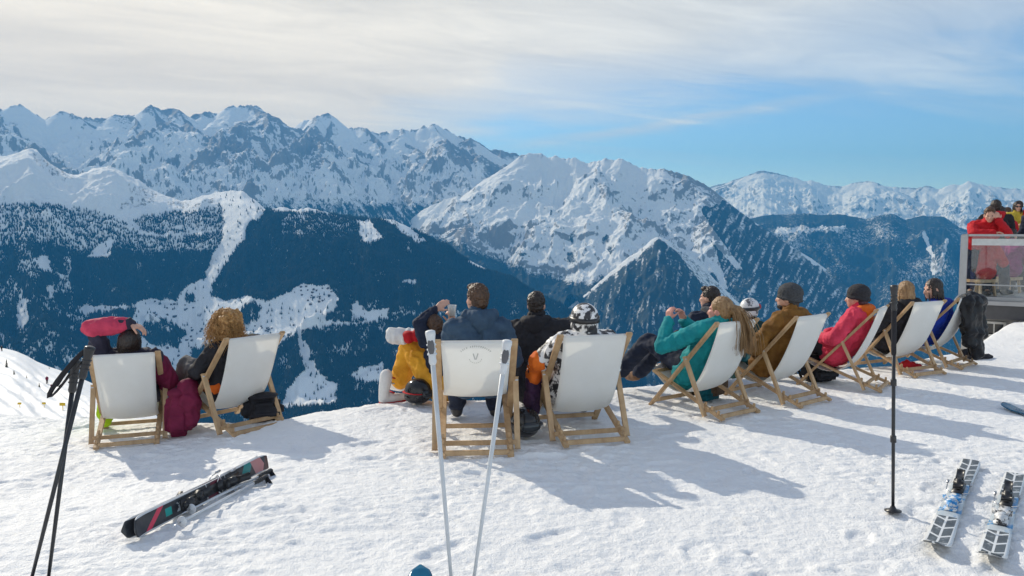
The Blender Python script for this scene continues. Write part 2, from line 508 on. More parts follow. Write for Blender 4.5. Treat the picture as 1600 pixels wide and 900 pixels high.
def forest_l2(PX, PY, X, Y, Z, slope):
    wx = PX + 10 * fbm(PX / 26, PY / 26, 13, 4); wy = PY + 10 * fbm(PX / 26, PY / 26, 14, 4)
    low = sstep(-4, 24, wy - np.interp(wx, [600, 700, 760, 830, 900, 960], [340, 362, 386, 410, 432, 418])) * 0.8
    low = low + 0.25 * fbm(PX / 9, PY / 16, 15, 4) * (low > 0.05)
    rt = in_poly(wx, wy, [(1098, 325), (1132, 312), (1180, 342), (1260, 402), (1340, 462), (1440, 545), (1180, 600), (1125, 450), (1120, 400)])
    f = np.where(rt, 0.70 + 0.75 * fbm(PX / 7 + PY / 14, PY / 30 - PX / 60, 16, 4), low)
    sc = np.zeros_like(PX)
    for cx, cy, rx, ry in ((862, 330, 4, 10), (893, 372, 6, 14), (893, 400, 9, 12), (952, 392, 6, 14), (945, 372, 5, 12), (815, 400, 10, 6)):
        sc = np.maximum(sc, 1 - np.hypot((wx - cx) / rx, (wy - cy) / ry))
    f = np.maximum(f, np.clip(sc * 1.2, 0, 0.62))
    gully = in_poly(PX + 2 * fbm(PX / 5, PY / 9, 17, 3), PY, [(1060, 342), (1070, 345), (1118, 402), (1128, 420), (1137, 450), (1128, 452), (1112, 415), (1088, 380)])
    gully |= in_poly(PX, PY, [(1085, 320), (1100, 340), (1160, 420), (1150, 420), (1090, 350)])
    return np.where(gully, 0, f)
ridge_sheet('valley_mountain', L2_CREST, [(560, 7600), (800, 7200), (1100, 6900), (1480, 6000)], 1900, 1300,
            [(0, 0), (0.15, 200), (0.5, 660), (0.8, 1020), (1, 1320)], 52, 80, 420, ncol=1200, nrow=280, jag=0.0028, forest_fn=forest_l2, rock_gain=0.20, rock_top=0.5, net=(420, 5, 1500, 0.55, 500, 0.80))

def forest_l2b(PX, PY, X, Y, Z, slope):
    f = 0.74 + 0.62 * fbm(PX / 6 + PY / 40, PY / 26, 71, 4)
    rim = sstep(-2, 5, PY - np.interp(PX, [780, 900, 950, 1000, 1029, 1065, 1088, 1160], [560, 474, 433, 397, 371, 397, 415, 484]))
    right = in_poly(PX + 3 * fbm(PX / 6, PY / 6, 72, 3), PY, [(1040, 370), (1055, 388), (1085, 430), (1140, 500), (1180, 520), (1120, 440), (1070, 395)])
    return np.where(right, 0.42, f * (0.2 + 0.8 * rim))
ridge_sheet('forest_spur_hill', L2B_CREST, [(800, 5200), (1030, 5300), (1230, 5200)], 1500, 1000,
            [(0, 0), (0.4, 340), (1, 900)], 73, 130, 300, ncol=500, nrow=130, jag=0.0008, soft=15, forest_fn=forest_l2b)

# near forested hillside across the valley -------------------------------------------------
CLEAR = [
    # the ski run coming down through the forest, then the meadows around the village
    [(343, 303), (400, 312), (414, 330), (388, 350), (384, 372), (360, 400), (345, 425), (333, 445), (330, 462), (352, 470), (392, 462), (410, 470), (430, 468),
     (470, 444), (515, 447), (526, 462), (528, 480), (505, 500), (560, 505), (606, 490), (608, 500), (560, 508), (500, 512), (463, 520), (440, 540), (300, 575), (240, 610), (232, 560), (262, 520), (205, 500), (215, 480), (170, 487), (130, 492), (118, 478), (170, 476), (205, 478), (232, 466), (272, 470), (290, 450), (318, 432),
     (332, 400), (345, 380), (350, 350), (346, 330)],
    [(188, 340), (202, 345), (216, 368), (250, 372), (330, 366), (350, 350), (330, 360), (250, 366), (222, 362), (208, 345)],
    [(135, 402), (168, 372), (178, 378), (170, 405)],
    [(48, 405), (75, 402), (82, 425), (60, 420)],
    [(468, 515), (480, 540), (486, 560), (505, 590), (528, 600), (528, 632), (440, 640), (452, 605), (474, 580), (466, 545)],
    [(542, 585), (600, 565), (600, 600), (560, 598)],
    [(548, 478), (560, 470), (570, 485), (610, 482), (606, 496), (570, 500), (548, 502)],
    [(625, 440), (648, 436), (652, 444), (630, 446)],
    [(560, 345), (580, 346), (598, 374), (572, 382), (560, 365)],
    [(603, 343), (626, 346), (668, 378), (655, 382), (632, 368)],
    [(707, 388), (735, 390), (762, 408), (770, 426), (750, 420)],
    [(25, 470), (40, 466), (46, 500), (36, 520), (28, 505)],
    [(70, 445), (85, 448), (80, 470)],
    [(205, 500), (262, 495), (275, 520), (240, 560), (200, 550)],
]
BLK = [  # woods standing inside the clearings
    [(225, 505), (262, 500), (290, 520), (276, 545), (240, 540), (222, 525)],
    [(300, 545), (322, 540), (330, 560), (300, 575)],
    [(376, 482), (398, 470), (408, 480), (402, 505), (380, 508)],
    [(290, 462), (302, 460), (304, 472), (292, 472)],
    [(200, 505), (215, 505), (222, 520), (205, 525)],
]
def clear_mask(PX, PY, w=7.0):
    wx = PX + w * fbm(PX / 15, PY / 11, 81, 4, 0.6)
    wy = PY + w * 0.9 * fbm(PX / 15 + 40, PY / 11, 82, 4, 0.6)
    c = np.zeros(PX.shape, bool)
    for p in CLEAR:
        c |= in_poly(wx, wy, p)
    for p in BLK:
        c &= ~in_poly(wx, wy, p)
    return c
def treeline(PX):
    return np.interp(PX, [-200, 0, 45, 110, 150, 165, 200, 206, 215, 240, 262, 300, 340, 343, 400, 416, 500, 600, 640], [318, 322, 316, 324, 326, 335, 350, 358, 340, 335, 330, 331, 322, 318, 345, 329, 331, 343, 358])
def tree_density(PX, PY):
    """0..1 density of the wood on the near hillside"""
    tl = treeline(PX) + 5 * fbm(PX / 14, PY / 14, 90, 3)
    d = sstep(-1, 5, PY - tl)
    # thin mixed wood high on the left, denser below
    thin = np.where(PX < 350, 1 - sstep(345, 405, PY - 22 * fbm(PX / 60, PY / 40, 92, 3) - 0.02 * PX), 0)
    thin = np.maximum(thin, np.where((PX > 440) & (PX < 560), (1 - sstep(335, 385, PY + 14 * fbm(PX / 20, PY / 20, 93, 3))) * 0.85, 0))
    thin = np.maximum(thin, np.where(PX < 130, 0.75 * sstep(-0.1, 0.35, fbm(PX / 28, PY / 34, 94, 4)), 0))
    thin = np.maximum(thin, np.where(PY > 470, 0.55 * sstep(0.0, 0.4, fbm(PX / 24, PY / 20, 95, 4)), 0))
    d = d * (1 - 0.68 * thin)
    d = np.where(clear_mask(PX, PY), 0.012, d)
    return d
def forest_l4(PX, PY, X, Y, Z, slope):
    return sstep(0.6, 1.0, tree_density(PX, PY)) * (0.80 + 0.6 * fbm(PX / 15, PY / 20, 97, 4))
def damp_l4(PX, PY):
    c = clear_mask(PX, PY).astype(float)
    for _ in range(3):
        c = (c + np.roll(c, 2, 0) + np.roll(c, -2, 0) + np.roll(c, 2, 1) + np.roll(c, -2, 1)) / 5
    return 0.8 * c
def rocks_l4(PX, PY, X, Y, Z, rock, forest):
    wx = PX + 5 * fbm(PX / 12, PY / 12, 101, 4); wy = PY + 5 * fbm(PX / 12, PY / 12, 102, 4)
    m = in_poly(wx, wy, [(48, 235), (72, 249), (98, 266), (118, 282), (98, 284), (70, 268), (55, 255)]) | in_poly(wx, wy, [(196, 282), (222, 290), (246, 303), (240, 318), (205, 328), (180, 326), (205, 305)]) \
        | in_poly(wx, wy, [(262, 312), (310, 316), (336, 306), (338, 316), (300, 326), (258, 326)])
    return Z, np.where(m & (forest < 0.4), np.clip(0.42 + 0.5 * fbm(PX / 4, PY / 7, 103, 3), 0, 1), rock), forest
hill, H = ridge_sheet('forested_hillside', L4_CREST, [(-150, 5300), (200, 5200), (345, 4900), (420, 4500), (600, 4300), (800, 4200), (1060, 4000)], 2300, 900,
            [(0, 0), (0.1, 60), (0.22, 200), (0.45, 540), (0.62, 760), (0.78, 880), (0.9, 1060), (1, 1260)], 84, 130, 560, ncol=1200, nrow=330, jag=0.0009, soft=21, crest_env=0.30,
            post=rocks_l4, forest_fn=forest_l4, damp_fn=damp_l4, rock_gain=0.02, back_slope=0.4)

def scatter_wood():
    """one spruce per point of the wood, as one mass"""
    az, t, X, Y, Z, PX, PY, _ = H
    nr, nc = X.shape
    N = 460000
    iu = RNG.random(N) * (nc - 1.001)
    # even per ground area along the slope
    i0 = int(np.searchsorted(t, 0.0))
    iv = i0 + RNG.random(N) * (nr - 1.001 - i0)
    a, b = iu.astype(int), iv.astype(int)
    fu, fv = iu - a, iv - b
    def bil(G):
        return G[b, a] * (1 - fu) * (1 - fv) + G[b, a + 1] * fu * (1 - fv) + G[b + 1, a] * (1 - fu) * fv + G[b + 1, a + 1] * fu * fv
    x, y, z = bil(X), bil(Y), bil(Z)
    px, py = np_pix(x, y, z)
    keep = (px > -60) & (px < 1010) & (py < 700)
    x, y, z, px, py = (q[keep] for q in (x, y, z, px, py))
    keep = RNG.random(len(x)) < tree_density(px, py)
    x, y, z = x[keep], y[keep], z[keep]
    n = len(x)
    h = RNG.uniform(9, 20, n); rad = h * RNG.uniform(0.15, 0.21, n)
    k = 5
    rot = RNG.random(n) * 6.28
    V = np.zeros((n, 2 * k + 1, 3), np.float32)
    for j in range(k):
        an = rot + 2 * np.pi * j / k
        V[:, j] = np.stack([x + rad * np.cos(an), y + rad * np.sin(an), z - 1.0 + h * RNG.uniform(0.05, 0.14, n)], -1)
        V[:, k + j] = np.stack([x + 0.62 * rad * np.cos(an + .6), y + 0.62 * rad * np.sin(an + .6), z + h * RNG.uniform(0.40, 0.5, n)], -1)
    V[:, 2 * k] = np.stack([x + rad * .05, y, z + h], -1)
    tri = []
    for j in range(k):
        j2 = (j + 1) % k
        tri += [(j, j2, k + j), (j2, k + j2, k + j), (k + j, k + j2, 2 * k)]
    tri = np.array(tri)
    F = (np.arange(n)[:, None, None] * (2 * k + 1) + tri[None]).reshape(-1, 3)
    me = bpy.data.meshes.new('spruce_wood')
    me.vertices.add(V.shape[0] * V.shape[1]); me.vertices.foreach_set('co', V.ravel())
    nf = len(F)
    me.loops.add(nf * 3); me.loops.foreach_set('vertex_index', F.ravel().astype(np.int32))
    me.polygons.add(nf)
    me.polygons.foreach_set('loop_start', (np.arange(nf) * 3).astype(np.int32))
    me.polygons.foreach_set('loop_total', np.full(nf, 3, np.int32))
    tone = np.repeat(RNG.random(n), 2 * k + 1).astype(np.float32)
    at = me.attributes.new('tone', 'FLOAT', 'POINT'); at.data.foreach_set('value', tone)
    me.update()
    m, g, out = mat_new('spruce_needles')
    tn = g.n('ShaderNodeAttribute', attribute_name='tone').outputs['Fac']
    c = g.mix(tn, (0.012, 0.024, 0.017), (0.034, 0.042, 0.030))
    p = g.n('ShaderNodeBsdfPrincipled', ins={'Base Color': c, 'Roughness': 0.9, 'Specular IOR Level': 0.1})
    g.link(p.outputs[0], out.inputs['Surface'])
    o = link('spruce_wood', me, m)
    tag(o, 'dark wood of countless spruces covering the hillside across the valley', 'forest', kind='stuff')
    print('trees', n)
scatter_wood()

# valley floor far below
def valley():
    az = np.linspace(-1.2, 1.2, 160); rr = np.concatenate([np.linspace(300, 4000, 40), np.linspace(4300, 17000, 40)])
    AZ, RR = np.meshgrid(az, rr)
    X, Y = RR * np.sin(AZ), RR * np.cos(AZ)
    Z = -1050 + 60 * fbm(X / 900, Y / 900, 3, 4) + np.where(RR < 1500, (1500 - RR) * 0.55, 0)
    f = 0.95 + 0.3 * fbm(X / 300, Y / 300, 5, 4)
    o = link('valley_floor', grid_mesh('valley_floor', X, Y, Z, {'rock': X * 0, 'forest': f}), M_MOUNT)
    tag(o, kind='structure')
valley()

# ------------------------------------------------------------------ air
def haze():
    x0, x1, y0, y1, z0, z1 = -15500.0, 15500.0, -300.0, 17500.0, -1300.0, 1750.0
    bm = bmesh.new()
    bmesh.ops.create_cube(bm, size=1.0)
    for v in bm.verts:
        v.co = Vector(((x0 + x1) / 2 + v.co.x * (x1 - x0), (y0 + y1) / 2 + v.co.y * (y1 - y0), (z0 + z1) / 2 + v.co.z * (z1 - z0)))
    me = bpy.data.meshes.new('haze'); bm.to_mesh(me); bm.free()
    m, g, out = mat_new('mountain_air')
    pv = g.n('ShaderNodeVolumePrincipled', ins={'Color': (0.05, 0.40, 1.0, 1), 'Density': HAZE_DENSITY, 'Absorption Color': (0.08, 0.12, 0.3, 1), 'Anisotropy': 0.1})
    g.link(pv.outputs[0], out.inputs['Volume'])
    m.cycles.homogeneous_volume = True
    o = link('haze', me, m)
    tag(o, 'thin blue mountain air filling the valley', 'haze', kind='stuff')
HAZE_DENSITY = 0.76e-4
haze()

# ------------------------------------------------------------------ snow terrace
EDGE_PX = [(-700, 640), (-200, 640), (0, 641), (60, 643), (140, 646), (250, 651), (330, 655), (450, 645), (530, 632), (600, 624), (700, 619), (800, 617), (900, 610), (1000, 597), (1100, 589),
           (1200, 583), (1300, 575), (1400, 563), (1500, 548), (1560, 530), (1640, 510), (1800, 500), (2300, 500)]
def snow_tilt(X, Y):
    """the terrace dips a little to the left"""
    return -0.17 * sstep(1.2, 3.3, -X) * sstep(3.2, 5.4, Y)

def ground_hit(px, py, fn=None):
    p = at_ground(px, py, 0.0)
    for _ in range(12):
        z = float(snow_tilt(np.array([p.x]), np.array([p.y]))[0]) if fn is None else fn(p.x, p.y)
        p = at_ground(px, py, z)
    return p
_ea = np.array([azel(*p)[0] for p in EDGE_PX]); _ed = np.array([ground_hit(*p).xy.length for p in EDGE_PX])

def snow_height(X, Y, fine=True):
    AZ = np.arctan2(X, Y); D = np.hypot(X, Y)
    ed = np.interp(AZ, _ea, _ed) + 0.25 * fbm(AZ * 14, AZ * 0, 5, 3)
    over = np.maximum(0, D - ed + 0.35)
    over = np.where(Y < 0, 0, over)
    Z = snow_tilt(X, Y) - 0.42 * over ** 2 / (over + 0.7)
    # snow bank heaped against the terrace on the right
    bx, by = X - 9.75, Y - 10.9
    bank = 0.46 * np.exp(-((bx / 2.0) ** 2 + (by / 1.5) ** 2)) + 0.20 * np.exp(-(((X - 8.3) / 1.2) ** 2 + ((Y - 11.0) / 0.9) ** 2))
    rough = 0.10 * fbm(X * 1.8, Y * 1.8, 23, 4) * np.clip(bank * 2, 0, 1)
    Z = Z + bank + rough
    Z = Z + 0.020 * fbm(X * 0.6, Y * 0.6, 31, 3)
    if fine:
        near = np.exp(-np.maximum(0, D - 8) / 6)
        # trampled snow: lumps, boot holes and scraped streaks
        l1 = fbm(X * 3.2, Y * 3.2, 33, 4, 0.55)
        l2 = fbm(X * 9, Y * 11, 37, 3, 0.6)
        l3 = fbm(X * 19, Y * 21, 53, 2, 0.6)
        st = fbm(X * 3.0 + Y * 0.7, Y * 16 - X * 3, 39, 3, 0.55)
        pit = sstep(0.38, 0.62, fbm(X * 5.5, Y * 6.5, 43, 3, 0.5))
        patch = sstep(-0.25, 0.35, fbm(X * 0.9, Y * 0.9, 47, 3))
        Z = Z + near * (0.013 * l1 + 0.014 * l2 * (0.45 + patch) + 0.012 * st * patch + 0.006 * l3 - 0.020 * pit * (0.35 + patch))
    return Z

def hz(x, y):
    return float(snow_height(np.array([[x]]), np.array([[y]]), False)[0, 0])

def snow_material():
    m, g, out = mat_new('packed_snow')
    geo = g.n('ShaderNodeNewGeometry'); pos = geo.outputs['Position']
    n1 = g.noise(pos, 22.0, 5, 0.65)
    n2 = g.noise(pos, 1.1, 4, 0.6)
    n3 = g.noise(pos, 90.0, 3, 0.7)
    c = g.mix(g.ramp(n2, [(0.3, 0.0), (0.75, 1.0)]), (0.85, 0.855, 0.86), (0.92, 0.918, 0.91))
    dirt = g.ramp(g.noise(pos, 4.5, 6, 0.75), [(0.0, 0.0), (0.60, 0.0), (0.74, 0.45), (1, 0.8)])
    c = g.mix(dirt, c, (0.62, 0.59, 0.53))
    h = g.math('ADD', g.math('MULTIPLY', n1, 1.0), g.math('MULTIPLY', n3, 0.35))
    b = g.n('ShaderNodeBump', ins={'Strength': 0.7, 'Distance': 0.025, 'Height': h})
    p = g.n('ShaderNodeBsdfPrincipled', ins={'Base Color': c, 'Roughness': 0.62, 'Normal': b.outputs[0], 'Specular IOR Level': 0.3})
    g.link(p.outputs[0], out.inputs['Surface'])
    return m
M_SNOW = snow_material()

def build_snow():
    xs = np.concatenate([np.linspace(-160, -12, 60, endpoint=False), np.linspace(-12, -6.5, 60, endpoint=False), np.linspace(-6.5, 8.5, 860, endpoint=False),
                         np.linspace(8.5, 16, 110, endpoint=False), np.linspace(16, 160, 60)])
    ys = np.concatenate([np.linspace(-60, 1.2, 50, endpoint=False), np.linspace(1.2, 7.5, 480, endpoint=False), np.linspace(7.5, 13, 160, endpoint=False), np.linspace(13, 40, 60), np.linspace(42, 420, 60)])
    X, Y = np.meshgrid(xs, ys)
    Z = snow_height(X, Y)
    # boot prints and a few ski tracks pressed into the crust
    rg = random.Random(77)
    def press(cx, cy, a, lx, ly, depth):
        m = lx * 2.2
        i0, i1 = np.searchsorted(xs, [cx - m, cx + m]); j0, j1 = np.searchsorted(ys, [cy - m, cy + m])
        if i1 - i0 < 3 or j1 - j0 < 3:
            return
        dx, dy = X[j0:j1, i0:i1] - cx, Y[j0:j1, i0:i1] - cy
        u, v = dx * math.cos(a) + dy * math.sin(a), -dx * math.sin(a) + dy * math.cos(a)
        r = (np.abs(u / lx) ** 2.6 + np.abs(v / ly) ** 2.6) ** (1 / 2.6)
        Z[j0:j1, i0:i1] += depth * (-sstep(1.15, 0.75, r) * 1.0 + 0.45 * np.exp(-((r - 1.35) / 0.22) ** 2))
    for _ in range(46):                       # walkers crossing
        x, y = rg.uniform(-6, 8), rg.uniform(2.6, 7.6); a = rg.gauss(0.2, 0.9) + rg.choice((0, math.pi))
        for k in range(rg.randint(3, 9)):
            s_ = 1 if k % 2 else -1
            press(x - math.sin(a) * 0.11 * s_ + rg.gauss(0, .02), y + math.cos(a) * 0.11 * s_ + rg.gauss(0, .02), a + s_ * -0.12, 0.155, 0.060, rg.uniform(0.005, 0.014))
            x += math.cos(a) * 0.58; y += math.sin(a) * 0.58; a += rg.gauss(0, 0.1)
    for _ in range(170):
        press(rg.uniform(-6, 8), rg.uniform(2.4, 8), rg.uniform(0, 6.3), rg.uniform(0.05, 0.15), rg.uniform(0.03, 0.07), rg.uniform(0.004, 0.013))
    for x, y, a in ((-4.5, 3.6, 0.10), (-4.5, 3.85, 0.11), (-1.5, 5.0, -0.22), (-1.5, 5.22, -0.2), (1.2, 3.4, 0.16), (1.2, 3.62, 0.15)):
        d = (X - x) * -math.sin(a) + (Y - y) * math.cos(a) + 0.06 * np.sin(X * 0.8)
        t = (X - x) * math.cos(a)
        w = ((t > 0) & (t < 4.2)) * np.exp(-(d / 0.040) ** 2) * (0.5 + 0.5 * fbm(X * 2, Y * 2, 91, 2))
        Z -= 0.014 * w
    o = link('snow_ground', grid_mesh('snow_ground', X, Y, Z), M_SNOW)
    tag(o, kind='structure')
build_snow()

# piste shoulder falling away on the left
def shoulder():
    cr = [(-400, 470), (-200, 500), (-60, 530), (0, 543), (15, 546), (26, 549), (42, 556), (58, 565), (77, 573), (95, 579), (120, 588), (140, 597), (180, 615), (240, 646), (300, 690), (400, 760)]
    ae = [azel(*p) for p in cr]
    az = np.linspace(ae[0][0], ae[-1][0], 360)
    e = np.interp(az, [a for a, _ in ae], [b for _, b in ae])
    rc = 95.0
    t = np.linspace(0, 1, 150)[:, None]
    RR = 14 + (rc - 14) * t + az[None] * 0
    zc = CAMZ + rc * e
    zn = CAMZ + 14 * np.minimum(e - 0.02, -0.262)
    AZ = az[None] + 0 * t
    Z = zn[None] + (zc - zn)[None] * t
    X, Y = RR * np.sin(AZ), RR * np.cos(AZ)
    bump = 0.22 * fbm(AZ * 60 + RR * 0.10, RR * 0.14, 3, 4) + 0.12 * np.sin(AZ * 260 + RR * 0.55 + 2 * fbm(AZ * 20, RR * 0.05, 6, 3))
    Z = Z + bump * np.sin(np.pi * np.clip(t, 0, 1)) * 1.0 - 0.8 * np.sin(np.pi * t)
    tb = np.linspace(0.03, 1, 20)[:, None]
    RB = rc + 140 * tb + 0 * az[None]
    AB = az[None] + 0 * tb
    ZB = zc[None] - 110 * tb ** 1.3
    X = np.concatenate([X, RB * np.sin(AB)]); Y = np.concatenate([Y, RB * np.cos(AB)]); Z = np.concatenate([Z, ZB])
    o = link('snow_slope', grid_mesh('snow_slope', X, Y, Z), M_SNOW)
    tag(o, kind='structure')
shoulder()

# ------------------------------------------------------------------ materials for the objects
_MATS = {}
def surf(name, col, rough=0.6, col2=None, nscale=12.0, bump=0.0, bscale=60.0, metal=0.0, spec=0.5, detail=4, lo=0.35, hi=0.65, coat=0.0, transl=0.0, stretch=None):
    """a procedural surface: two tones mixed by noise, optional bump"""
    if name in _MATS:
        return _MATS[name]
    m, g, out = mat_new(name)
    tc = g.n('ShaderNodeTexCoord')
    vec = tc.outputs['Object']
    if stretch:
        vec = g.n('ShaderNodeMapping', ins={'Vector': vec, 'Scale': stretch}).outputs[0]
    nz = g.noise(vec, nscale, detail, 0.6)
    c2 = col2 or tuple(min(1, c * 0.82) for c in col)
    c = g.mix(g.ramp(nz, [(0.0, 0.0), (lo, 0.0), (hi, 1.0), (1, 1.0)]), col, c2)
    ins = {'Base Color': c, 'Roughness': rough, 'Metallic': metal, 'Specular IOR Level': spec, 'Coat Weight': coat}
    if bump > 0:
        b = g.n('ShaderNodeBump', ins={'Strength': bump, 'Distance': 0.01, 'Height': g.noise(vec, bscale, 4, 0.65)})
        ins['Normal'] = b.outputs[0]
    p = g.n('ShaderNodeBsdfPrincipled', ins=ins)
    sh = p.outputs[0]
    if transl > 0:
        tr = g.n('ShaderNodeBsdfTranslucent', ins={'Color': c})
        sh = g.n('ShaderNodeMixShader', ins={0: transl, 1: sh, 2: tr.outputs[0]}).outputs[0]
    g.link(sh, out.inputs['Surface'])
    _MATS[name] = m
    return m

M_WOOD = surf('pale_beech_wood', (0.56, 0.38, 0.21), 0.55, (0.40, 0.25, 0.13), 14, 0.15, 80, stretch=(1, 1, 0.25))
M_CANVAS = surf('cream_canvas', (0.95, 0.94, 0.905), 0.85, (0.91, 0.895, 0.85), 3.5, 0.25, 420, transl=0.33, spec=0.1)
M_SKIN = surf('skin', (0.62, 0.36, 0.26), 0.5, (0.52, 0.28, 0.20), 30, 0.1, 200)
M_BLACK = surf('black_plastic', (0.018, 0.018, 0.02), 0.35, (0.03, 0.03, 0.033), 20)
M_STEEL = surf('brushed_steel', (0.62, 0.63, 0.65), 0.32, (0.5, 0.5, 0.52), 40, metal=0.9)

# ------------------------------------------------------------------ mesh tools
def gnoise3(P, seed=0):
    ip = np.floor(P); f = P - ip
    u = f * f * (3 - 2 * f)
    r = np.zeros(len(P))
    for ox in (0, 1):
        for oy in (0, 1):
            for oz in (0, 1):
                h = _h(ip[:, 0] + ox, ip[:, 1] + oy, ip[:, 2] + oz, seed) / 4294967296.0
                w = (u[:, 0] if ox else 1 - u[:, 0]) * (u[:, 1] if oy else 1 - u[:, 1]) * (u[:, 2] if oz else 1 - u[:, 2])
                r += w * h
    return r * 2 - 1

def V3(p):
    return p if isinstance(p, Vector) else Vector(p)

def frame_of(d, hint=None):
    d = d.normalized()
    h = hint if hint is not None else (Vector((0, 0, 1)) if abs(d.z) < 0.9 else Vector((1, 0, 0)))
    a = d.cross(h)
    if a.length < 1e-6:
        a = d.cross(Vector((0, 1, 0)))
    a.normalize()
    return a, d.cross(a).normalized(), d

def bar(bm, p0, p1, w, h, hint=None, bev=0.003):
    """a timber of section w x h between two points"""
    p0, p1 = V3(p0), V3(p1)
    a, b, d = frame_of(p1 - p0, hint)
    L = (p1 - p0).length
    r = bmesh.ops.create_cube(bm, size=1.0)
    vs = r['verts']
    for v in vs:
        v.co = p0 + a * (v.co.x * w) + b * (v.co.y * h) + d * ((v.co.z + 0.5) * L)
    if bev:
        es = list({e for v in vs for e in v.link_edges})
        bmesh.ops.bevel(bm, geom=es, offset=bev, segments=2, affect='EDGES')

def box(bm, c, s, rot=None, bev=0.0):
    r = bmesh.ops.create_cube(bm, size=1.0)
    for v in r['verts']:
        q = Vector((v.co.x * s[0], v.co.y * s[1], v.co.z * s[2]))
        v.co = V3(c) + (rot @ q if rot is not None else q)
    if bev:
        es = list({e for v in r['verts'] for e in v.link_edges})
        bmesh.ops.bevel(bm, geom=es, offset=bev, segments=2, affect='EDGES')

def sweep(bm, pts, rad, n=10, cap=True, flat=1.0, hint=None):
    """tube through points with a radius at each; flat squeezes one axis"""
    pts = [V3(p) for p in pts]
    rad = rad if isinstance(rad, (list, tuple)) else [rad] * len(pts)
    rings = []
    prev = None
    for i, p in enumerate(pts):
        d = pts[min(i + 1, len(pts) - 1)] - pts[max(i - 1, 0)]
        a, b, _ = frame_of(d, hint)
        if prev is not None:
            pa, pb = prev
            dn = d.normalized()
            a = (pa - dn * pa.dot(dn)).normalized(); b = dn.cross(a).normalized()
        prev = (a, b)
        ring = [bm.verts.new(p + (a * math.cos(2 * math.pi * k / n) + b * math.sin(2 * math.pi * k / n) * flat) * rad[i]) for k in range(n)]
        rings.append(ring)
    for r0, r1 in zip(rings, rings[1:]):
        for k in range(n):
            bm.faces.new((r0[k], r0[(k + 1) % n], r1[(k + 1) % n], r1[k]))
    if cap:
        bm.faces.new(list(reversed(rings[0]))); bm.faces.new(rings[-1])

def ball(bm, c, r, rot=None, sub=2):
    r = r if isinstance(r, (tuple, list)) else (r, r, r)
    res = bmesh.ops.create_icosphere(bm, subdivisions=sub, radius=1.0)
    for v in res['verts']:
        q = Vector((v.co.x * r[0], v.co.y * r[1], v.co.z * r[2]))
        v.co = V3(c) + (rot @ q if rot is not None else q)

def chain(bm, pts, rad, n=12):
    """sphere-swept chain: limbs that taper and join at the joints"""
    pts = [V3(p) for p in pts]
    for p, r in zip(pts, rad):
        ball(bm, p, r)
    for (p, q, r, s) in zip(pts, pts[1:], rad, rad[1:]):
        if (q - p).length > 1e-4:
            sweep(bm, [p, q], [r, s], n)

def finish(bm, name, mat, parent=None, smooth=True, solid=0.0):
    bmesh.ops.recalc_face_normals(bm, faces=bm.faces[:])
    me = bpy.data.meshes.new(name)
    bm.to_mesh(me); bm.free()
    if smooth:
        me.polygons.foreach_set('use_smooth', np.full(len(me.polygons), True, bool))
    o = link(name, me, mat, parent)
    if solid:
        md = o.modifiers.new('thickness', 'SOLIDIFY'); md.thickness = solid; md.offset = 0
    return o

def fuse(bm, name, mat, parent=None, voxel=0.010, smooth=3, fold=0.0, fscale=14.0, seed=0, fine=0.0, finescale=45.0, stretch=(1, 1, 1), flat_below=None):
    """one continuous skin grown over all the overlapping shapes in bm"""
    me = bpy.data.meshes.new(name + '_core')
    bmesh.ops.recalc_face_normals(bm, faces=bm.faces[:])
    bm.to_mesh(me); bm.free()
    t = bpy.data.objects.new('core', me); COL.objects.link(t)
    r = t.modifiers.new('r', 'REMESH'); r.mode = 'VOXEL'; r.voxel_size = voxel; r.use_smooth_shade = True
    if smooth:
        s = t.modifiers.new('s', 'SMOOTH'); s.factor = 0.5; s.iterations = smooth
    dg = bpy.context.evaluated_depsgraph_get()
    ev = t.evaluated_get(dg)
    out = bpy.data.meshes.new_from_object(ev)
    bpy.data.objects.remove(t); bpy.data.meshes.remove(me)
    out.name = name
    n = len(out.vertices)
    if n and (fold or fine):
        co = np.empty(n * 3, np.float32); out.vertices.foreach_get('co', co); co = co.reshape(-1, 3).astype(float)
        no = np.empty(n * 3, np.float32); out.vertex_normals.foreach_get('vector', no); no = no.reshape(-1, 3)
        d = np.zeros(n)
        if fold:
            P = co * np.array(stretch) * fscale
            P = P + 0.8 * np.stack([gnoise3(P * 0.5, seed + 7), gnoise3(P * 0.5, seed + 8), gnoise3(P * 0.5, seed + 9)], -1)
            d += fold * ((1 - np.abs(gnoise3(P, seed)) * 1.6) - 0.45 + 0.5 * gnoise3(P * 2.1, seed + 3))
        if fine:
            d += fine * gnoise3(co * finescale, seed + 5)
        co = co + no * d[:, None]
        out.vertices.foreach_set('co', co.astype(np.float32).ravel())
    out.polygons.foreach_set('use_smooth', np.full(len(out.polygons), True, bool))
    out.update()
    return link(name, out, mat, parent)

def copy_thing(o, parent=None):
    """a thing, its parts and their sub-parts"""
    c = o.copy(); COL.objects.link(c)
    if parent is not None:
        c.parent = parent
    for ch in o.children:
        copy_thing(ch, c)
    return c

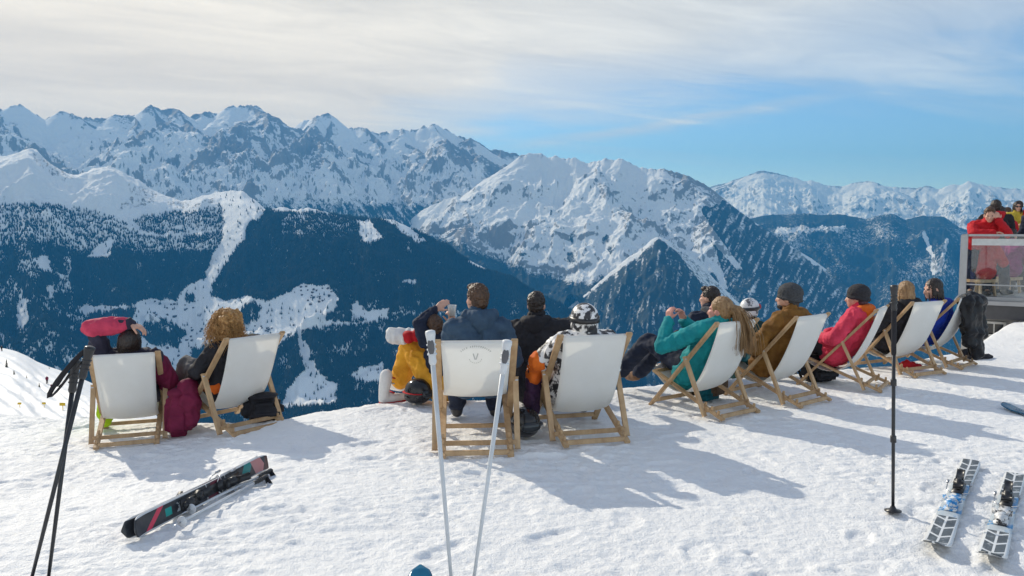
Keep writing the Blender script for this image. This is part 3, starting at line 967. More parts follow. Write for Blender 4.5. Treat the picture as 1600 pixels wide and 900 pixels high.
# ------------------------------------------------------------------ deck chairs
HALF = 0.27
def build_chair(T=(-0.26, 0.80), F=(0.46, 0.0), Rr=(-0.32, 0.02), S=(0.44, 0.31), sag=(-0.17, 0.46, 0.04, -0.10)):
    """wooden deck chair, facing +y; T top of the back, F front feet, Rr rear feet, S seat bar (y, z)"""
    root = empty('deck_chair')
    def p(x, yz): return Vector((x, yz[0], yz[1]))
    def lerp(a, b, t): return (a[0] + (b[0] - a[0]) * t, a[1] + (b[1] - a[1]) * t)
    X = Vector((1, 0, 0))
    topx = lerp(F, T, 1.035)
    for s in (-1, 1):
        bm = bmesh.new(); bar(bm, p(s * HALF, lerp(F, T, -0.005)), p(s * HALF, topx), 0.024, 0.048, X, 0.004); finish(bm, 'back_rail', M_WOOD, root, False)
        bm = bmesh.new(); bar(bm, p(s * (HALF - 0.03), lerp(Rr, S, -0.03)), p(s * (HALF - 0.03), lerp(Rr, S, 1.02)), 0.024, 0.045, X, 0.004)
        for k in range(3):      # notches for the prop
            q = lerp(Rr, S, 0.04 + 0.09 * k)
            box(bm, (s * (HALF - 0.03), q[0], q[1] + 0.03), (0.022, 0.02, 0.035), bev=0.004)
        finish(bm, 'seat_rail', M_WOOD, root, False)
        piv = lerp(F, T, 0.60); ft = lerp(Rr, S, 0.17)
        bm = bmesh.new(); bar(bm, p(s * (HALF + 0.028), lerp(piv, (ft[0], ft[1] - 0.03), -0.05)), p(s * (HALF + 0.028), (ft[0], ft[1] - 0.05)), 0.022, 0.040, X, 0.004)
        finish(bm, 'prop_rail', M_WOOD, root, False)
        bm = bmesh.new()
        sweep(bm, [p(s * (HALF + 0.013), piv), p(s * (HALF + 0.047), piv)], 0.012, 10); finish(bm, 'pivot_bolt', M_STEEL, root)
    W = HALF - 0.012
    for nm, q, w, h, ww in (('top_bar', T, 0.03, 0.03, W), ('seat_bar', S, 0.03, 0.03, W - 0.03), ('rear_bar', (Rr[0] + 0.01, Rr[1] + 0.012), 0.024, 0.036, W - 0.03),
                            ('prop_bar', (ft[0], ft[1] + 0.0), 0.024, 0.034, HALF + 0.017), ('front_bar', lerp(F, T, 0.06), 0.024, 0.034, W)):
        bm = bmesh.new(); bar(bm, p(-ww, q), p(ww, q), w, h, None, 0.004); finish(bm, nm, M_WOOD, root, False)
    # the canvas hangs from the top bar to the seat bar
    P0, P1, P2, P3 = (T[0] - 0.019, T[1]), (sag[0], sag[1]), (sag[2], sag[3]), S
    prof = [(T[0] + 0.019 * math.cos(R(k)), T[1] + 0.019 * math.sin(R(k))) for k in (-60, -20, 20, 60, 100, 140)]
    nl = len(prof)
    nu, nv = 34, 14
    for i in range(nu + 1):
        u = i / nu; a = 1 - u
        prof.append((a ** 3 * P0[0] + 3 * u * a * a * P1[0] + 3 * u * u * a * P2[0] + u ** 3 * P3[0],
                     a ** 3 * P0[1] + 3 * u * a * a * P1[1] + 3 * u * u * a * P2[1] + u ** 3 * P3[1]))
    bm = bmesh.new()
    G = []
    for i, (y, z) in enumerate(prof):
        u = max(0, i - nl) / nu
        row = []
        wd = 0.247 - 0.014 * math.sin(math.pi * u)
        for j in range(nv + 1):
            x = -wd + 2 * wd * j / nv
            e = (x / wd) ** 2
            belly = math.sin(math.pi * u) * 0.022 * (1 - e)
            wr = 0.004 * math.sin(9 * u + 5 * x * 6) * math.sin(math.pi * u) * e
            row.append(bm.verts.new((x, y - belly * 0.7 + wr, z - belly + wr)))
        G.append(row)
    for i in range(len(G) - 1):
        for j in range(nv):
            bm.faces.new((G[i][j], G[i + 1][j], G[i + 1][j + 1], G[i][j + 1]))
    cv = finish(bm, 'canvas', M_CANVAS, root, True, 0.003)
    # stitched hems where the canvas loops round the two bars
    return root

CH = {}
def put_chair(key, px, py, yaw, label, proto=None, shift=0.0):
    rt = ground_hit(px, py)
    o = build_chair(**proto) if isinstance(proto, dict) else copy_thing(proto)
    c, s = math.cos(R(yaw)), math.sin(R(yaw))
    # the rear bar stands at local y = -0.31
    o.location = Vector((rt.x - s * 0.31, rt.y + c * 0.31, 0))
    o.location.z = hz(o.location.x, o.location.y) + 0.004
    o.rotation_euler = (0, 0, R(yaw))
    tag(o, label, 'deck chair', 'cream canvas deck chairs on the snow')
    CH[key] = o
    return o

std = dict()
c5 = put_chair('c5', 1154, 652, 36, 'cream deck chair holding the woman in the teal jacket', std)
put_chair('c1', 198, 699, 20, 'cream deck chair with a sleeper, beside the burgundy backpack and crossed black poles', c5)
put_chair('c2', 406, 668, 52, 'cream deck chair under the curly haired woman', c5)
c3 = put_chair('c3', 745, 716, 4, 'cream deck chair with a faint printed crest, behind the pale poles', dict(sag=(-0.22, 0.56, 0.02, 0.30), T=(-0.25, 0.80), F=(0.42, 0.0)))
put_chair('c4', 931, 697, 14, 'cream deck chair under the person in the black and white patterned helmet', c5)
put_chair('c6', 1271, 633, 38, 'cream deck chair under the man in the brown jacket and grey beanie', c5)
put_chair('c7', 1380, 608, 54, 'cream deck chair under the person in the pink jacket', c5)
put_chair('c9', 1451, 588, 26, 'cream deck chair behind the single upright black pole', c5)
put_chair('c10', 1511, 574, 42, 'cream deck chair with a black jacket hung over its back', c5)

CH['c1'].scale = (0.93, 0.93, 0.93)

# ------------------------------------------------------------------ people
def cloth(name, col, col2=None, rough=0.75, **k):
    return surf(name, col, rough, col2, k.pop('ns', 9), k.pop('bump', 0.25), k.pop('bs', 130), spec=0.25, **k)

def head_shapes(bm, H, f, u, s=1.0):
    f = V3(f).normalized(); u = V3(u); r = f.cross(u).normalized(); u = r.cross(f).normalized()
    rot = Matrix((r, f, u)).transposed()
    def L(x, y, z): return V3(H) + rot @ (Vector((x, y, z)) * s)
    ball(bm, L(0, -0.012, 0.022), (0.074 * s, 0.094 * s, 0.098 * s), rot, 3)
    ball(bm, L(0, 0.030, -0.030), (0.062 * s, 0.062 * s, 0.075 * s), rot, 3)
    ball(bm, L(0, 0.052, -0.083), (0.036 * s, 0.036 * s, 0.030 * s), rot, 2)      # chin
    sweep(bm, [L(0, 0.078, 0.012), L(0, 0.100, -0.018), L(0, 0.106, -0.032), L(0, 0.085, -0.042)], [0.008 * s, 0.011 * s, 0.015 * s, 0.012 * s], 8)   # nose
    ball(bm, L(0, 0.080, -0.062), (0.026 * s, 0.016 * s, 0.012 * s), rot, 2)      # lips
    for e in (-1, 1):
        ball(bm, L(e * 0.074, -0.006, -0.012), (0.011 * s, 0.022 * s, 0.033 * s), rot, 2)   # ear
        ball(bm, L(e * 0.036, 0.066, -0.020), (0.022 * s, 0.020 * s, 0.022 * s), rot, 2)    # cheek
        ball(bm, L(e * 0.030, 0.074, 0.020), (0.022 * s, 0.012 * s, 0.010 * s), rot, 2)     # brow
    return L, rot

def hand_shapes(bm, W, d, n, side=1, curl=0.5, s=1.0):
    """palm, four unequal fingers and a thumb; d towards the fingers, n out of the palm, side +1 puts the thumb at +d x n"""
    d = V3(d).normalized(); n = V3(n); n = (n - d * n.dot(d)).normalized(); t = d.cross(n) * side
    W = V3(W)
    for k, (o, l) in enumerate(((0.030, 0.070), (0.010, 0.080), (-0.010, 0.074), (-0.029, 0.058))):
        k0 = W + d * 0.088 + t * o - d * (0.010 if k in (0, 3) else 0)
        chain(bm, [W + t * o * 0.6, k0], [0.015, 0.0125], 8)
        p = k0; a = 0.15 + curl * 0.5
        pts = [p]; rr = [0.0115]
        for q, fr in enumerate((0.45, 0.32, 0.23)):
            dd = d * math.cos(a) + n * math.sin(a)
            p = p + (dd + t * o * 2.2 * (1 - curl)) * (l * fr); a += curl * 0.9
            pts.append(p); rr.append(0.0100 - 0.0008 * q)
        chain(bm, pts, [x * s for x in rr], 8)
    b = W + d * 0.025 + t * 0.026
    chain(bm, [b, b + (d * 0.55 + t * 0.75 + n * 0.3) * 0.035, b + (d * 0.85 + t * 0.6 + n * (0.3 + curl * 0.5)) * 0.066], [0.015, 0.0115, 0.0095], 8)

def lerp3(a, b, t):
    return V3(a) + (V3(b) - V3(a)) * t

def person(label, M, J, jacket, trousers, skin=None, hood=None, jr=1.0, boots=None, gloves=None, face=(0, 1, 0), up=(0, 0, 1), fold=0.010, seed=1,
           eyes=False, hands=True, curl=(0.5, 0.5), pn=None, tr=1.0, jlen=0.0, group='people resting in the sun', voxel=0.008, sleeves=None, hs=1.0, collar=True):
    """J: pelvis, chest, neck, head, shoulders/elbows/wrists (l, r), hips, knees, ankles, toes in local coordinates"""
    skin = skin or M_SKIN
    j = {k: V3(v) for k, v in J.items()}
    pel, che, nec, hd = j['pelvis'], j['chest'], j['neck'], j['head']
    # local 'right' of the torso
    rt = (j['sr'] - j['sl']).normalized()
    hl, hr = pel - rt * 0.095, pel + rt * 0.095
    bm = bmesh.new()
    Lh, rot = head_shapes(bm, hd, face, up, hs)
    chain(bm, [lerp3(che, nec, 0.6), nec, Lh(0, -0.015, -0.05)], [0.085, 0.058, 0.056])
    chain(bm, [hl, lerp3(pel, che, 0.5) - rt * 0.05, che - rt * 0.08], [0.10, 0.10, 0.10])
    chain(bm, [hr, lerp3(pel, che, 0.5) + rt * 0.05, che + rt * 0.08], [0.10, 0.10, 0.10])
    for s, sh in (('l', j['sl']), ('r', j['sr'])):
        chain(bm, [lerp3(che, nec, 0.5), sh, j['e' + s], j['w' + s]], [0.08, 0.055, 0.042, 0.030])
        d = j.get('h' + s, (j['w' + s] - j['e' + s]))
        n = V3((pn or {}).get(s, (0, 0, -1)))
        if hands and not gloves:
            hand_shapes(bm, j['w' + s], d, n, -1 if s == 'l' else 1, curl[0 if s == 'l' else 1])
    for s, hp in (('l', hl), ('r', hr)):
        chain(bm, [hp, j['k' + s], j['a' + s]], [0.085, 0.055, 0.040])
        chain(bm, [j['a' + s], j['t' + s]], [0.045, 0.03])
    root = fuse(bm, 'person', skin, None, voxel, 2)
    root.matrix_world = M
    tag(root, label, 'person', group)
    # jacket: torso, sleeves, collar
    bm = bmesh.new()
    q = jr
    hem = pel + (pel - che).normalized() * jlen
    for e in (-1, 1):
        chain(bm, [hem + rt * e * 0.09, lerp3(pel, che, 0.5) + rt * e * 0.065, che + rt * e * 0.085, lerp3(che, nec, 0.55) + rt * e * 0.06], [0.145 * q, 0.135 * q, 0.135 * q, 0.105 * q])
    for s in 'lr':
        sh, el, wr = j['s' + s], j['e' + s], j['w' + s]
        chain(bm, [lerp3(che, nec, 0.6), sh, lerp3(sh, el, 0.5), el, lerp3(el, wr, 0.55), lerp3(el, wr, 0.97)], [0.10 * q, 0.085 * q, 0.074 * q, 0.064 * q, 0.056 * q, 0.049 * q])
    if collar:
        chain(bm, [lerp3(che, nec, 0.7), lerp3(nec, hd, 0.22)], [0.095 * q, 0.078 * q])
    fuse(bm, 'jacket', jacket, root, 0.0085, 1, fold * 1.25, 13, seed, 0.003, 42)
    if hood:
        bm = bmesh.new()
        back = (nec - che).normalized()
        fw = V3(face).normalized()
        b0 = nec - fw * 0.075
        for a in np.linspace(-1.25, 1.25, 9):
            c = nec + rt * math.sin(a) * 0.105 - fw * math.cos(a) * 0.095 + back * (-0.02)
            ball(bm, c + back * 0.015, (0.054, 0.056, 0.066), None, 2)
        ball(bm, b0 - back * 0.045, (0.125, 0.065, 0.095), None, 2)
        fuse(bm, 'hood', hood, root, 0.009, 3, 0.008, 14, seed + 4)
    bm = bmesh.new()
    q = tr
    chain(bm, [hl + rt * 0.02, hr - rt * 0.02], [0.125 * q, 0.125 * q])
    for s, hp in (('l', hl), ('r', hr)):
        kn, an = j['k' + s], j['a' + s]
        chain(bm, [hp, lerp3(hp, kn, 0.5), kn, lerp3(kn, an, 0.5), lerp3(kn, an, 0.92)], [0.112 * q, 0.098 * q, 0.080 * q, 0.076 * q, 0.078 * q])
    fuse(bm, 'trousers', trousers, root, 0.010, 1, fold * 1.1, 12, seed + 9, 0.003, 42)
    bmat = boots or M_BLACK
    for s in 'lr':
        an, to = j['a' + s], j['t' + s]
        kn = j['k' + s]
        bm = bmesh.new()
        d = (to - an); d = d - (kn - an).normalized() * d.dot((kn - an).normalized()) * 0.3
        heel = an - (kn - an).normalized() * 0.055 - d.normalized() * 0.035
        chain(bm, [lerp3(an, kn, 0.28), an, heel], [0.062, 0.060, 0.048])
        chain(bm, [heel, lerp3(heel, to, 0.55), to], [0.048, 0.050, 0.040])
        chain(bm, [an, lerp3(heel, to, 0.6)], [0.056, 0.048])
        fuse(bm, 'boot', bmat, root, 0.010, 2, 0.002, 20, seed)
    if gloves:
        for s in 'lr':
            bm = bmesh.new()
            d = j.get('h' + s, (j['w' + s] - j['e' + s])); n = V3((pn or {}).get(s, (0, 0, -1)))
            hand_shapes(bm, j['w' + s], d, n, -1 if s == 'l' else 1, curl[0 if s == 'l' else 1], 1.35)
            chain(bm, [j['w' + s] - V3(d).normalized() * 0.05, j['w' + s]], [0.050, 0.044])
            fuse(bm, 'glove', gloves, root, 0.0075, 2, 0.001, 30)
    if eyes:
        for e in (-1, 1):
            bm = bmesh.new(); ball(bm, Lh(e * 0.031, 0.083, 0.002), 0.0085, None, 2); finish(bm, 'eye', M_BLACK, root)
    return root, Lh, rot, j

def strands(bm, Lh, rot, n, seed, base, length, curlr=0.0, rad=0.004, drop=1.0, spread=0.03):
    rg = random.Random(seed)
    for i in range(n):
        a = rg.uniform(-2.75, 2.75); el = rg.uniform(-0.5, 1.35)
        d = Vector((math.sin(a) * math.cos(el), -math.cos(a) * math.cos(el) * 1.0, math.sin(el)))
        p = Vector((d.x * base[0], d.y * base[1] - 0.012, d.z * base[2] + 0.022))
        pts = [p]; ph = rg.uniform(0, 6); L = length * rg.uniform(0.6, 1.15); m = 7
        for k in range(1, m + 1):
            t = k / m
            q = p + Vector((d.x * spread * t, d.y * spread * t - 0.01 * t, -drop * L * t + (d.z * 0.02)))
            q += Vector((math.cos(ph + t * 11), math.sin(ph + t * 11), math.sin(ph * 2 + t * 9))) * curlr * (0.4 + t)
            pts.append(q)
        sweep(bm, [Lh(*x) for x in pts], [rad * (1 - 0.6 * k / m) for k in range(m + 1)], 4)

def hair(root, Lh, rot, mat, kind='short', seed=1, s=1.0):
    bm = bmesh.new()
    if kind == 'short':
        ball(bm, Lh(0, -0.022, 0.036), (0.082 * s, 0.096 * s, 0.094 * s), rot, 3)
        ball(bm, Lh(0, -0.045, -0.01), (0.070 * s, 0.062 * s, 0.075 * s), rot, 3)
        ball(bm, Lh(0, 0.045, 0.095), (0.058, 0.045, 0.030), rot, 2)
        o = fuse(bm, 'hair', mat, root, 0.006, 1, 0.007, 60, seed, 0.004, 140)
    elif kind == 'curly':
        rg = random.Random(seed)
        ball(bm, Lh(0, -0.03, 0.04), (0.095, 0.110, 0.105), rot, 3)
        ball(bm, Lh(0, -0.065, -0.09), (0.110, 0.070, 0.125), rot, 3)
        ball(bm, Lh(0, -0.065, -0.20), (0.080, 0.050, 0.085), rot, 3)
        for i in range(90):
            a = rg.uniform(-2.4, 2.4); z = rg.uniform(-0.24, 0.13)
            rr = (0.118 - max(0, -z - 0.10) * 0.3) if z < 0.03 else 0.115 * math.sqrt(max(0.05, 1 - ((z - 0.03) / 0.12) ** 2))
            ball(bm, Lh(math.sin(a) * rr, -0.045 - math.cos(a) * rr * 0.8, z), rg.uniform(0.014, 0.030), None, 1)
        strands(bm, Lh, rot, 150, seed, (0.112, 0.118, 0.118), 0.20, 0.013, 0.0065, 0.8, 0.035)
        o = fuse(bm, 'hair', mat, root, 0.006, 1, 0.008, 40, seed, 0.004, 120)
    elif kind == 'long':
        ball(bm, Lh(0, -0.022, 0.036), (0.083, 0.098, 0.094), rot, 3)
        ball(bm, Lh(0, -0.055, -0.04), (0.082, 0.062, 0.10), rot, 3)
        ball(bm, Lh(0, -0.075, -0.13), (0.075, 0.042, 0.09), rot, 3)
        strands(bm, Lh, rot, 120, seed, (0.084, 0.100, 0.096), 0.22, 0.003, 0.0055, 1.0, 0.01)
        o = fuse(bm, 'hair', mat, root, 0.006, 1, 0.004, 60, seed, 0.003, 150, stretch=(1, 1, 0.3))
    return o

def loose_hair(parent, Lh, rot, mat, n, seed, base, length, curlr, drop, spread, rad=0.0022):
    bm = bmesh.new(); strands(bm, Lh, rot, n, seed, base, length, curlr, rad, drop, spread)
    finish(bm, 'loose_hair', mat, parent)

def chair_M(key, dx=0.0, dy=0.0, dz=0.0):
    c = CH[key]
    return Matrix.Translation(c.location) @ Matrix.Rotation(c.rotation_euler.z, 4, 'Z') @ Matrix.Translation((dx, dy + 0.045, dz + 0.01))

def lounge(**k):
    """lying back in a deck chair, local to the chair"""
    J = dict(pelvis=(0, 0.10, 0.34), chest=(0, -0.08, 0.62), neck=(0, -0.15, 0.79), head=(0, -0.135, 0.91),
             sl=(-0.18, -0.10, 0.72), sr=(0.18, -0.10, 0.72), el=(-0.27, 0.02, 0.50), er=(0.27, 0.02, 0.50), wl=(-0.12, 0.22, 0.50), wr=(0.12, 0.22, 0.50),
             kl=(-0.12, 0.50, 0.46), kr=(0.12, 0.50, 0.46), al=(-0.14, 0.74, 0.12), ar=(0.14, 0.74, 0.12), tl=(-0.16, 0.92, 0.06), tr=(0.16, 0.92, 0.06))
    J.update(k)
    return J

def sitting(**k):
    """sitting on the snow with knees up, local: facing +y, z = 0 ground"""
    J = dict(pelvis=(0, 0, 0.14), chest=(0, -0.03, 0.48), neck=(0, -0.01, 0.66), head=(0, 0.02, 0.80),
             sl=(-0.19, -0.02, 0.57), sr=(0.19, -0.02, 0.57), el=(-0.26, 0.16, 0.38), er=(0.26, 0.16, 0.38), wl=(-0.14, 0.36, 0.42), wr=(0.14, 0.36, 0.42),
             kl=(-0.13, 0.42, 0.44), kr=(0.13, 0.42, 0.44), al=(-0.14, 0.62, 0.10), ar=(0.14, 0.62, 0.10), tl=(-0.16, 0.80, 0.05), tr=(0.16, 0.80, 0.05))
    J.update(k)
    return J

def standing(**k):
    J = dict(pelvis=(0, 0, 0.93), chest=(0, 0.0, 1.28), neck=(0, 0.0, 1.47), head=(0, 0.03, 1.61),
             sl=(-0.19, 0, 1.39), sr=(0.19, 0, 1.39), el=(-0.25, 0.02, 1.10), er=(0.25, 0.02, 1.10), wl=(-0.20, 0.18, 0.93), wr=(0.20, 0.18, 0.93),
             kl=(-0.11, 0.02, 0.50), kr=(0.11, 0.02, 0.50), al=(-0.12, 0, 0.10), ar=(0.12, 0, 0.10), tl=(-0.14, 0.17, 0.05), tr=(0.14, 0.17, 0.05))
    J.update(k)
    return J

def place(px, py, y, yaw, dz=0.0):
    """matrix with its origin where the sight line through a pixel meets depth y"""
    p = at_depth(px, py, y)
    return Matrix.Translation((p.x, p.y, p.z + dz)) @ Matrix.Rotation(R(yaw), 4, 'Z')

def ground_M(px, y, yaw, dz=0.0):
    x = (px - 800.0) / 1200.0 * y
    return Matrix.Translation((x, y, hz(x, y) + dz)) @ Matrix.Rotation(R(yaw), 4, 'Z')

M_NAVY = cloth('navy_cloth', (0.020, 0.028, 0.055), (0.012, 0.017, 0.035))
M_BLACKC = cloth('black_cloth', (0.016, 0.016, 0.020), (0.026, 0.025, 0.030))
M_GREYC = cloth('grey_cloth', (0.16, 0.15, 0.15), (0.10, 0.10, 0.10))
M_BURG = cloth('burgundy_cloth', (0.20, 0.016, 0.055), (0.13, 0.010, 0.036))
M_TEAL = cloth('teal_cloth', (0.012, 0.30, 0.32), (0.008, 0.20, 0.23))
M_BROWN = cloth('ochre_brown_cloth', (0.24, 0.115, 0.025), (0.16, 0.072, 0.016))
M_PINK = cloth('coral_pink_cloth', (0.72, 0.055, 0.11), (0.55, 0.035, 0.075))
M_ORANGE = cloth('orange_cloth', (0.78, 0.17, 0.02), (0.62, 0.11, 0.012))
M_YELLOW = cloth('amber_yellow_cloth', (0.78, 0.38, 0.03), (0.62, 0.28, 0.02))
M_SLATE = cloth('slate_blue_cloth', (0.045, 0.085, 0.14), (0.03, 0.058, 0.10))
M_ROYAL = cloth('royal_blue_cloth', (0.012, 0.05, 0.42), (0.01, 0.035, 0.28))
M_RED = cloth('red_cloth', (0.55, 0.014, 0.022), (0.40, 0.010, 0.016))
M_LIME = cloth('lime_cloth', (0.42, 0.62, 0.015), (0.30, 0.48, 0.01))
M_WHITEC = cloth('white_cloth', (0.78, 0.77, 0.75), (0.66, 0.65, 0.64))
M_PALEY = cloth('mustard_cloth', (0.58, 0.44, 0.06), (0.44, 0.33, 0.04))
M_PLUM = cloth('plum_cloth', (0.055, 0.022, 0.06), (0.03, 0.014, 0.035))
M_BROWNHAIR = surf('brown_hair', (0.045, 0.022, 0.012), 0.45, (0.10, 0.05, 0.025), 60, 0.4, 160, stretch=(1, 1, 0.25))
M_DARKHAIR = surf('dark_hair', (0.012, 0.008, 0.007), 0.4, (0.03, 0.018, 0.014), 60, 0.4, 160, stretch=(1, 1, 0.25))
M_BLONDE = surf('dark_blonde_hair', (0.20, 0.11, 0.045), 0.45, (0.36, 0.22, 0.10), 40, 0.5, 150, stretch=(1, 1, 0.3))
M_GINGER = surf('curly_golden_hair', (0.27, 0.125, 0.035), 0.5, (0.50, 0.28, 0.10), 45, 0.5, 120)
def camo(name):
    return surf(name, (0.78, 0.77, 0.76), 0.5, (0.03, 0.03, 0.035), 17, lo=0.47, hi=0.53, detail=3)
M_CAMO = camo('black_and_white_print')

# sleeper with an arm over the head (first chair) ------------------------------------------
SKG = 'people lounging in deck chairs'
r_, Lh, rot, j = person('person asleep in a deck chair, forearm in pink sleeve over the dark hair', chair_M('c1'),
    lounge(head=(0.03, -0.14, 0.84), neck=(0.01, -0.13, 0.74), chest=(0, -0.07, 0.58), sl=(-0.19, -0.08, 0.68), sr=(0.19, -0.08, 0.68),
           el=(-0.22, -0.16, 0.96), wl=(0.04, -0.20, 0.985), hl=(0.9, -0.05, -0.35), er=(0.30, 0.02, 0.44), wr=(0.30, 0.22, 0.36), kl=(-0.20, 0.44, 0.46), al=(-0.23, 0.26, 0.12), tl=(-0.26, 0.42, 0.05)),
    cloth('navy_pink_jacket', (0.035, 0.035, 0.06), (0.025, 0.022, 0.04)), M_LIME, face=(0.35, 0.7, 0.65), up=(0.1, -0.7, 0.7), boots=M_LIME, seed=3, group=SKG, pn={'l': (0, 0.2, -1)})
hair(r_, Lh, rot, M_DARKHAIR, 'long', 5)
bm = bmesh.new(); chain(bm, [lerp3(j['el'], j['wl'], -0.16), j['el'], lerp3(j['el'], j['wl'], 0.5), lerp3(j['el'], j['wl'], 0.82)], [0.068, 0.079, 0.074, 0.062])
fuse(bm, 'sleeve', cloth('pink_sleeve', (0.62, 0.06, 0.12), (0.45, 0.04, 0.09)), r_, 0.008, 1, 0.011, 17, 2)
bm = bmesh.new(); chain(bm, [lerp3(j['er'], j['sr'], 0.75), j['er'], j['wr']], [0.098, 0.088, 0.070])
fuse(bm, 'sleeve', M_BURG, r_, 0.009, 2, 0.008, 14, 2)

# curly haired woman ------------------------------------------------------------------------
r_, Lh, rot, j = person('woman with curly golden hair in a black jacket', chair_M('c2'),
    lounge(head=(-0.09, -0.01, 0.89), neck=(-0.05, -0.05, 0.76), chest=(0, -0.03, 0.60), sl=(-0.18, -0.05, 0.70), sr=(0.18, -0.05, 0.70), el=(-0.30, 0.10, 0.50), wl=(-0.20, 0.32, 0.42),
           kl=(-0.15, 0.52, 0.50), kr=(0.10, 0.50, 0.46)),
    M_BLACKC, M_GREYC, face=(-0.1, 0.98, 0.1), seed=8, group=SKG)
hc = hair(r_, Lh, rot, M_GINGER, 'curly', 4)
loose_hair(hc, Lh, rot, M_GINGER, 340, 14, (0.118, 0.126, 0.128), 0.24, 0.016, 0.75, 0.055, 0.0030)
bm = bmesh.new()
for e in (-1, 1):
    ball(bm, j['pelvis'] + Vector((e * 0.11, -0.01, 0.02)), (0.13, 0.15, 0.10))
fuse(bm, 'jacket_hem', M_ORANGE, r_, 0.009, 2, 0.010, 14, 2)

# man in the slate blue jacket, sitting forward --------------------------------------------
r_, Lh, rot, j = person('man with short brown hair in a hooded slate blue jacket, seen from behind', chair_M('c3'),
    lounge(pelvis=(0.03, 0.22, 0.42), chest=(0.03, 0.22, 0.74), neck=(0.03, 0.26, 0.92), head=(0.02, 0.30, 1.045), sl=(-0.16, 0.21, 0.83), sr=(0.22, 0.21, 0.83), el=(-0.22, 0.36, 0.62), er=(0.32, 0.30, 0.56),
           wl=(-0.20, 0.58, 0.62), wr=(0.24, 0.52, 0.52), kl=(-0.12, 0.62, 0.44), kr=(0.16, 0.62, 0.44), al=(-0.14, 0.76, 0.10), ar=(0.18, 0.76, 0.10), tl=(-0.16, 0.94, 0.05), tr=(0.2, 0.94, 0.05)),
    M_SLATE, M_NAVY, hood=M_SLATE, face=(-0.45, 0.89, 0.0), jr=0.97, seed=12, eyes=True, group=SKG)
hair(r_, Lh, rot, M_BROWNHAIR, 'short', 3)

# person in the printed helmet --------------------------------------------------------------
def helmet(parent, Lh, rot, mat, goggles=None, band=M_BLACK, s=1.0):
    bm = bmesh.new()
    ball(bm, Lh(0, -0.015, 0.030), (0.108 * s, 0.125 * s, 0.112 * s), rot, 3)
    ball(bm, Lh(0, -0.050, -0.030), (0.100 * s, 0.075 * s, 0.075 * s), rot, 3)
    for e in (-1, 1):
        ball(bm, Lh(e * 0.078, -0.005, -0.035), (0.028, 0.045, 0.052), rot, 2)
    o = fuse(bm, 'helmet', mat, parent, 0.007, 3)
    pts = [Lh(math.sin(a) * 0.113 * s, math.cos(a) * 0.129 * s - 0.015, 0.020 + 0.012 * math.cos(a)) for a in np.linspace(0, 2 * math.pi, 33)]
    bm = bmesh.new()
    upv = (Lh(0, 0, 1) - Lh(0, 0, 0)).normalized()
    n = len(pts)
    lo = [bm.verts.new(p - upv * 0.019) for p in pts[:-1]]; hi = [bm.verts.new(p + upv * 0.019) for p in pts[:-1]]
    for k in range(n - 1):
        bm.faces.new((lo[k], lo[(k + 1) % (n - 1)], hi[(k + 1) % (n - 1)], hi[k]))
    finish(bm, 'goggle_strap', band, o, True, 0.006)
    if goggles:
        bm = bmesh.new()
        for a in np.linspace(-0.8, 0.8, 9):
            ball(bm, Lh(math.sin(a) * 0.095, math.cos(a) * 0.112, 0.035), (0.026, 0.024, 0.038), rot, 2)
        fuse(bm, 'goggles', goggles, o, 0.007, 2)
    return o
r_, Lh, rot, j = person('person in a black and white patterned helmet, leaning back', chair_M('c4'),
    lounge(head=(-0.01, -0.10, 0.89), el=(-0.34, 0.02, 0.56), wl=(-0.32, 0.24, 0.40), kr=(0.16, 0.44, 0.45), ar=(0.20, 0.52, 0.12), tr=(0.22, 0.70, 0.06), kl=(-0.16, 0.50, 0.45)),
    M_CAMO, M_PLUM, face=(0.1, 0.98, 0.0), jr=1.12, tr=1.15, seed=21, gloves=M_BLACKC, group=SKG)
helmet(r_, Lh, rot, M_CAMO)
bm = bmesh.new()
ball(bm, Lh(-0.07, -0.02, -0.09), (0.028, 0.04, 0.05), rot); ball(bm, Lh(0.0, -0.05, -0.1), (0.06, 0.04, 0.045), rot)
fuse(bm, 'hair', M_BLONDE, r_, 0.006, 1, 0.003, 60, 3)
bm = bmesh.new()
chain(bm, [lerp3(j['el'], j['wl'], -0.1), lerp3(j['el'], j['wl'], 0.9)], [0.078, 0.066])
ball(bm, lerp3(j['el'], j['wl'], 0.35) + Vector((-0.02, 0.03, -0.06)), (0.06, 0.11, 0.09))
fuse(bm, 'sleeve', M_ORANGE, r_, 0.009, 2, 0.010, 14, 6)

# woman in teal with a pony tail -------------------------------------------------------------
r_, Lh, rot, j = person('woman with a long dark blonde ponytail in a teal jacket', chair_M('c5'),
    lounge(head=(-0.01, -0.14, 0.885), sl=(-0.19, -0.10, 0.72), el=(-0.36, 0.20, 0.56), wl=(-0.26, 0.22, 0.78), hl=(0.2, 0.1, 1), er=(0.25, 0.16, 0.54), wr=(-0.02, 0.26, 0.76), hr=(-0.3, 0.1, 1),
           kl=(-0.12, 0.60, 0.54), kr=(0.12, 0.60, 0.50), al=(-0.15, 0.95, 0.20), ar=(0.10, 0.95, 0.16), tl=(-0.18, 1.06, 0.13), tr=(0.12, 1.10, 0.10)),
    M_TEAL, M_NAVY, face=(-0.3, 0.95, 0.05), jr=1.06, seed=31, group=SKG, boots=surf('tan_boot', (0.20, 0.10, 0.045), 0.7, (0.12, 0.06, 0.03)), pn={'l': (1, 0, 0), 'r': (-1, 0, 0)}, jlen=0.05, curl=(0.8, 0.8), skin=surf('rosy_skin', (0.62, 0.28, 0.22), 0.5))
bm = bmesh.new()
ball(bm, Lh(0, -0.022, 0.036), (0.084, 0.099, 0.095), rot, 3); ball(bm, Lh(0, -0.05, -0.01), (0.074, 0.062, 0.07), rot, 3)
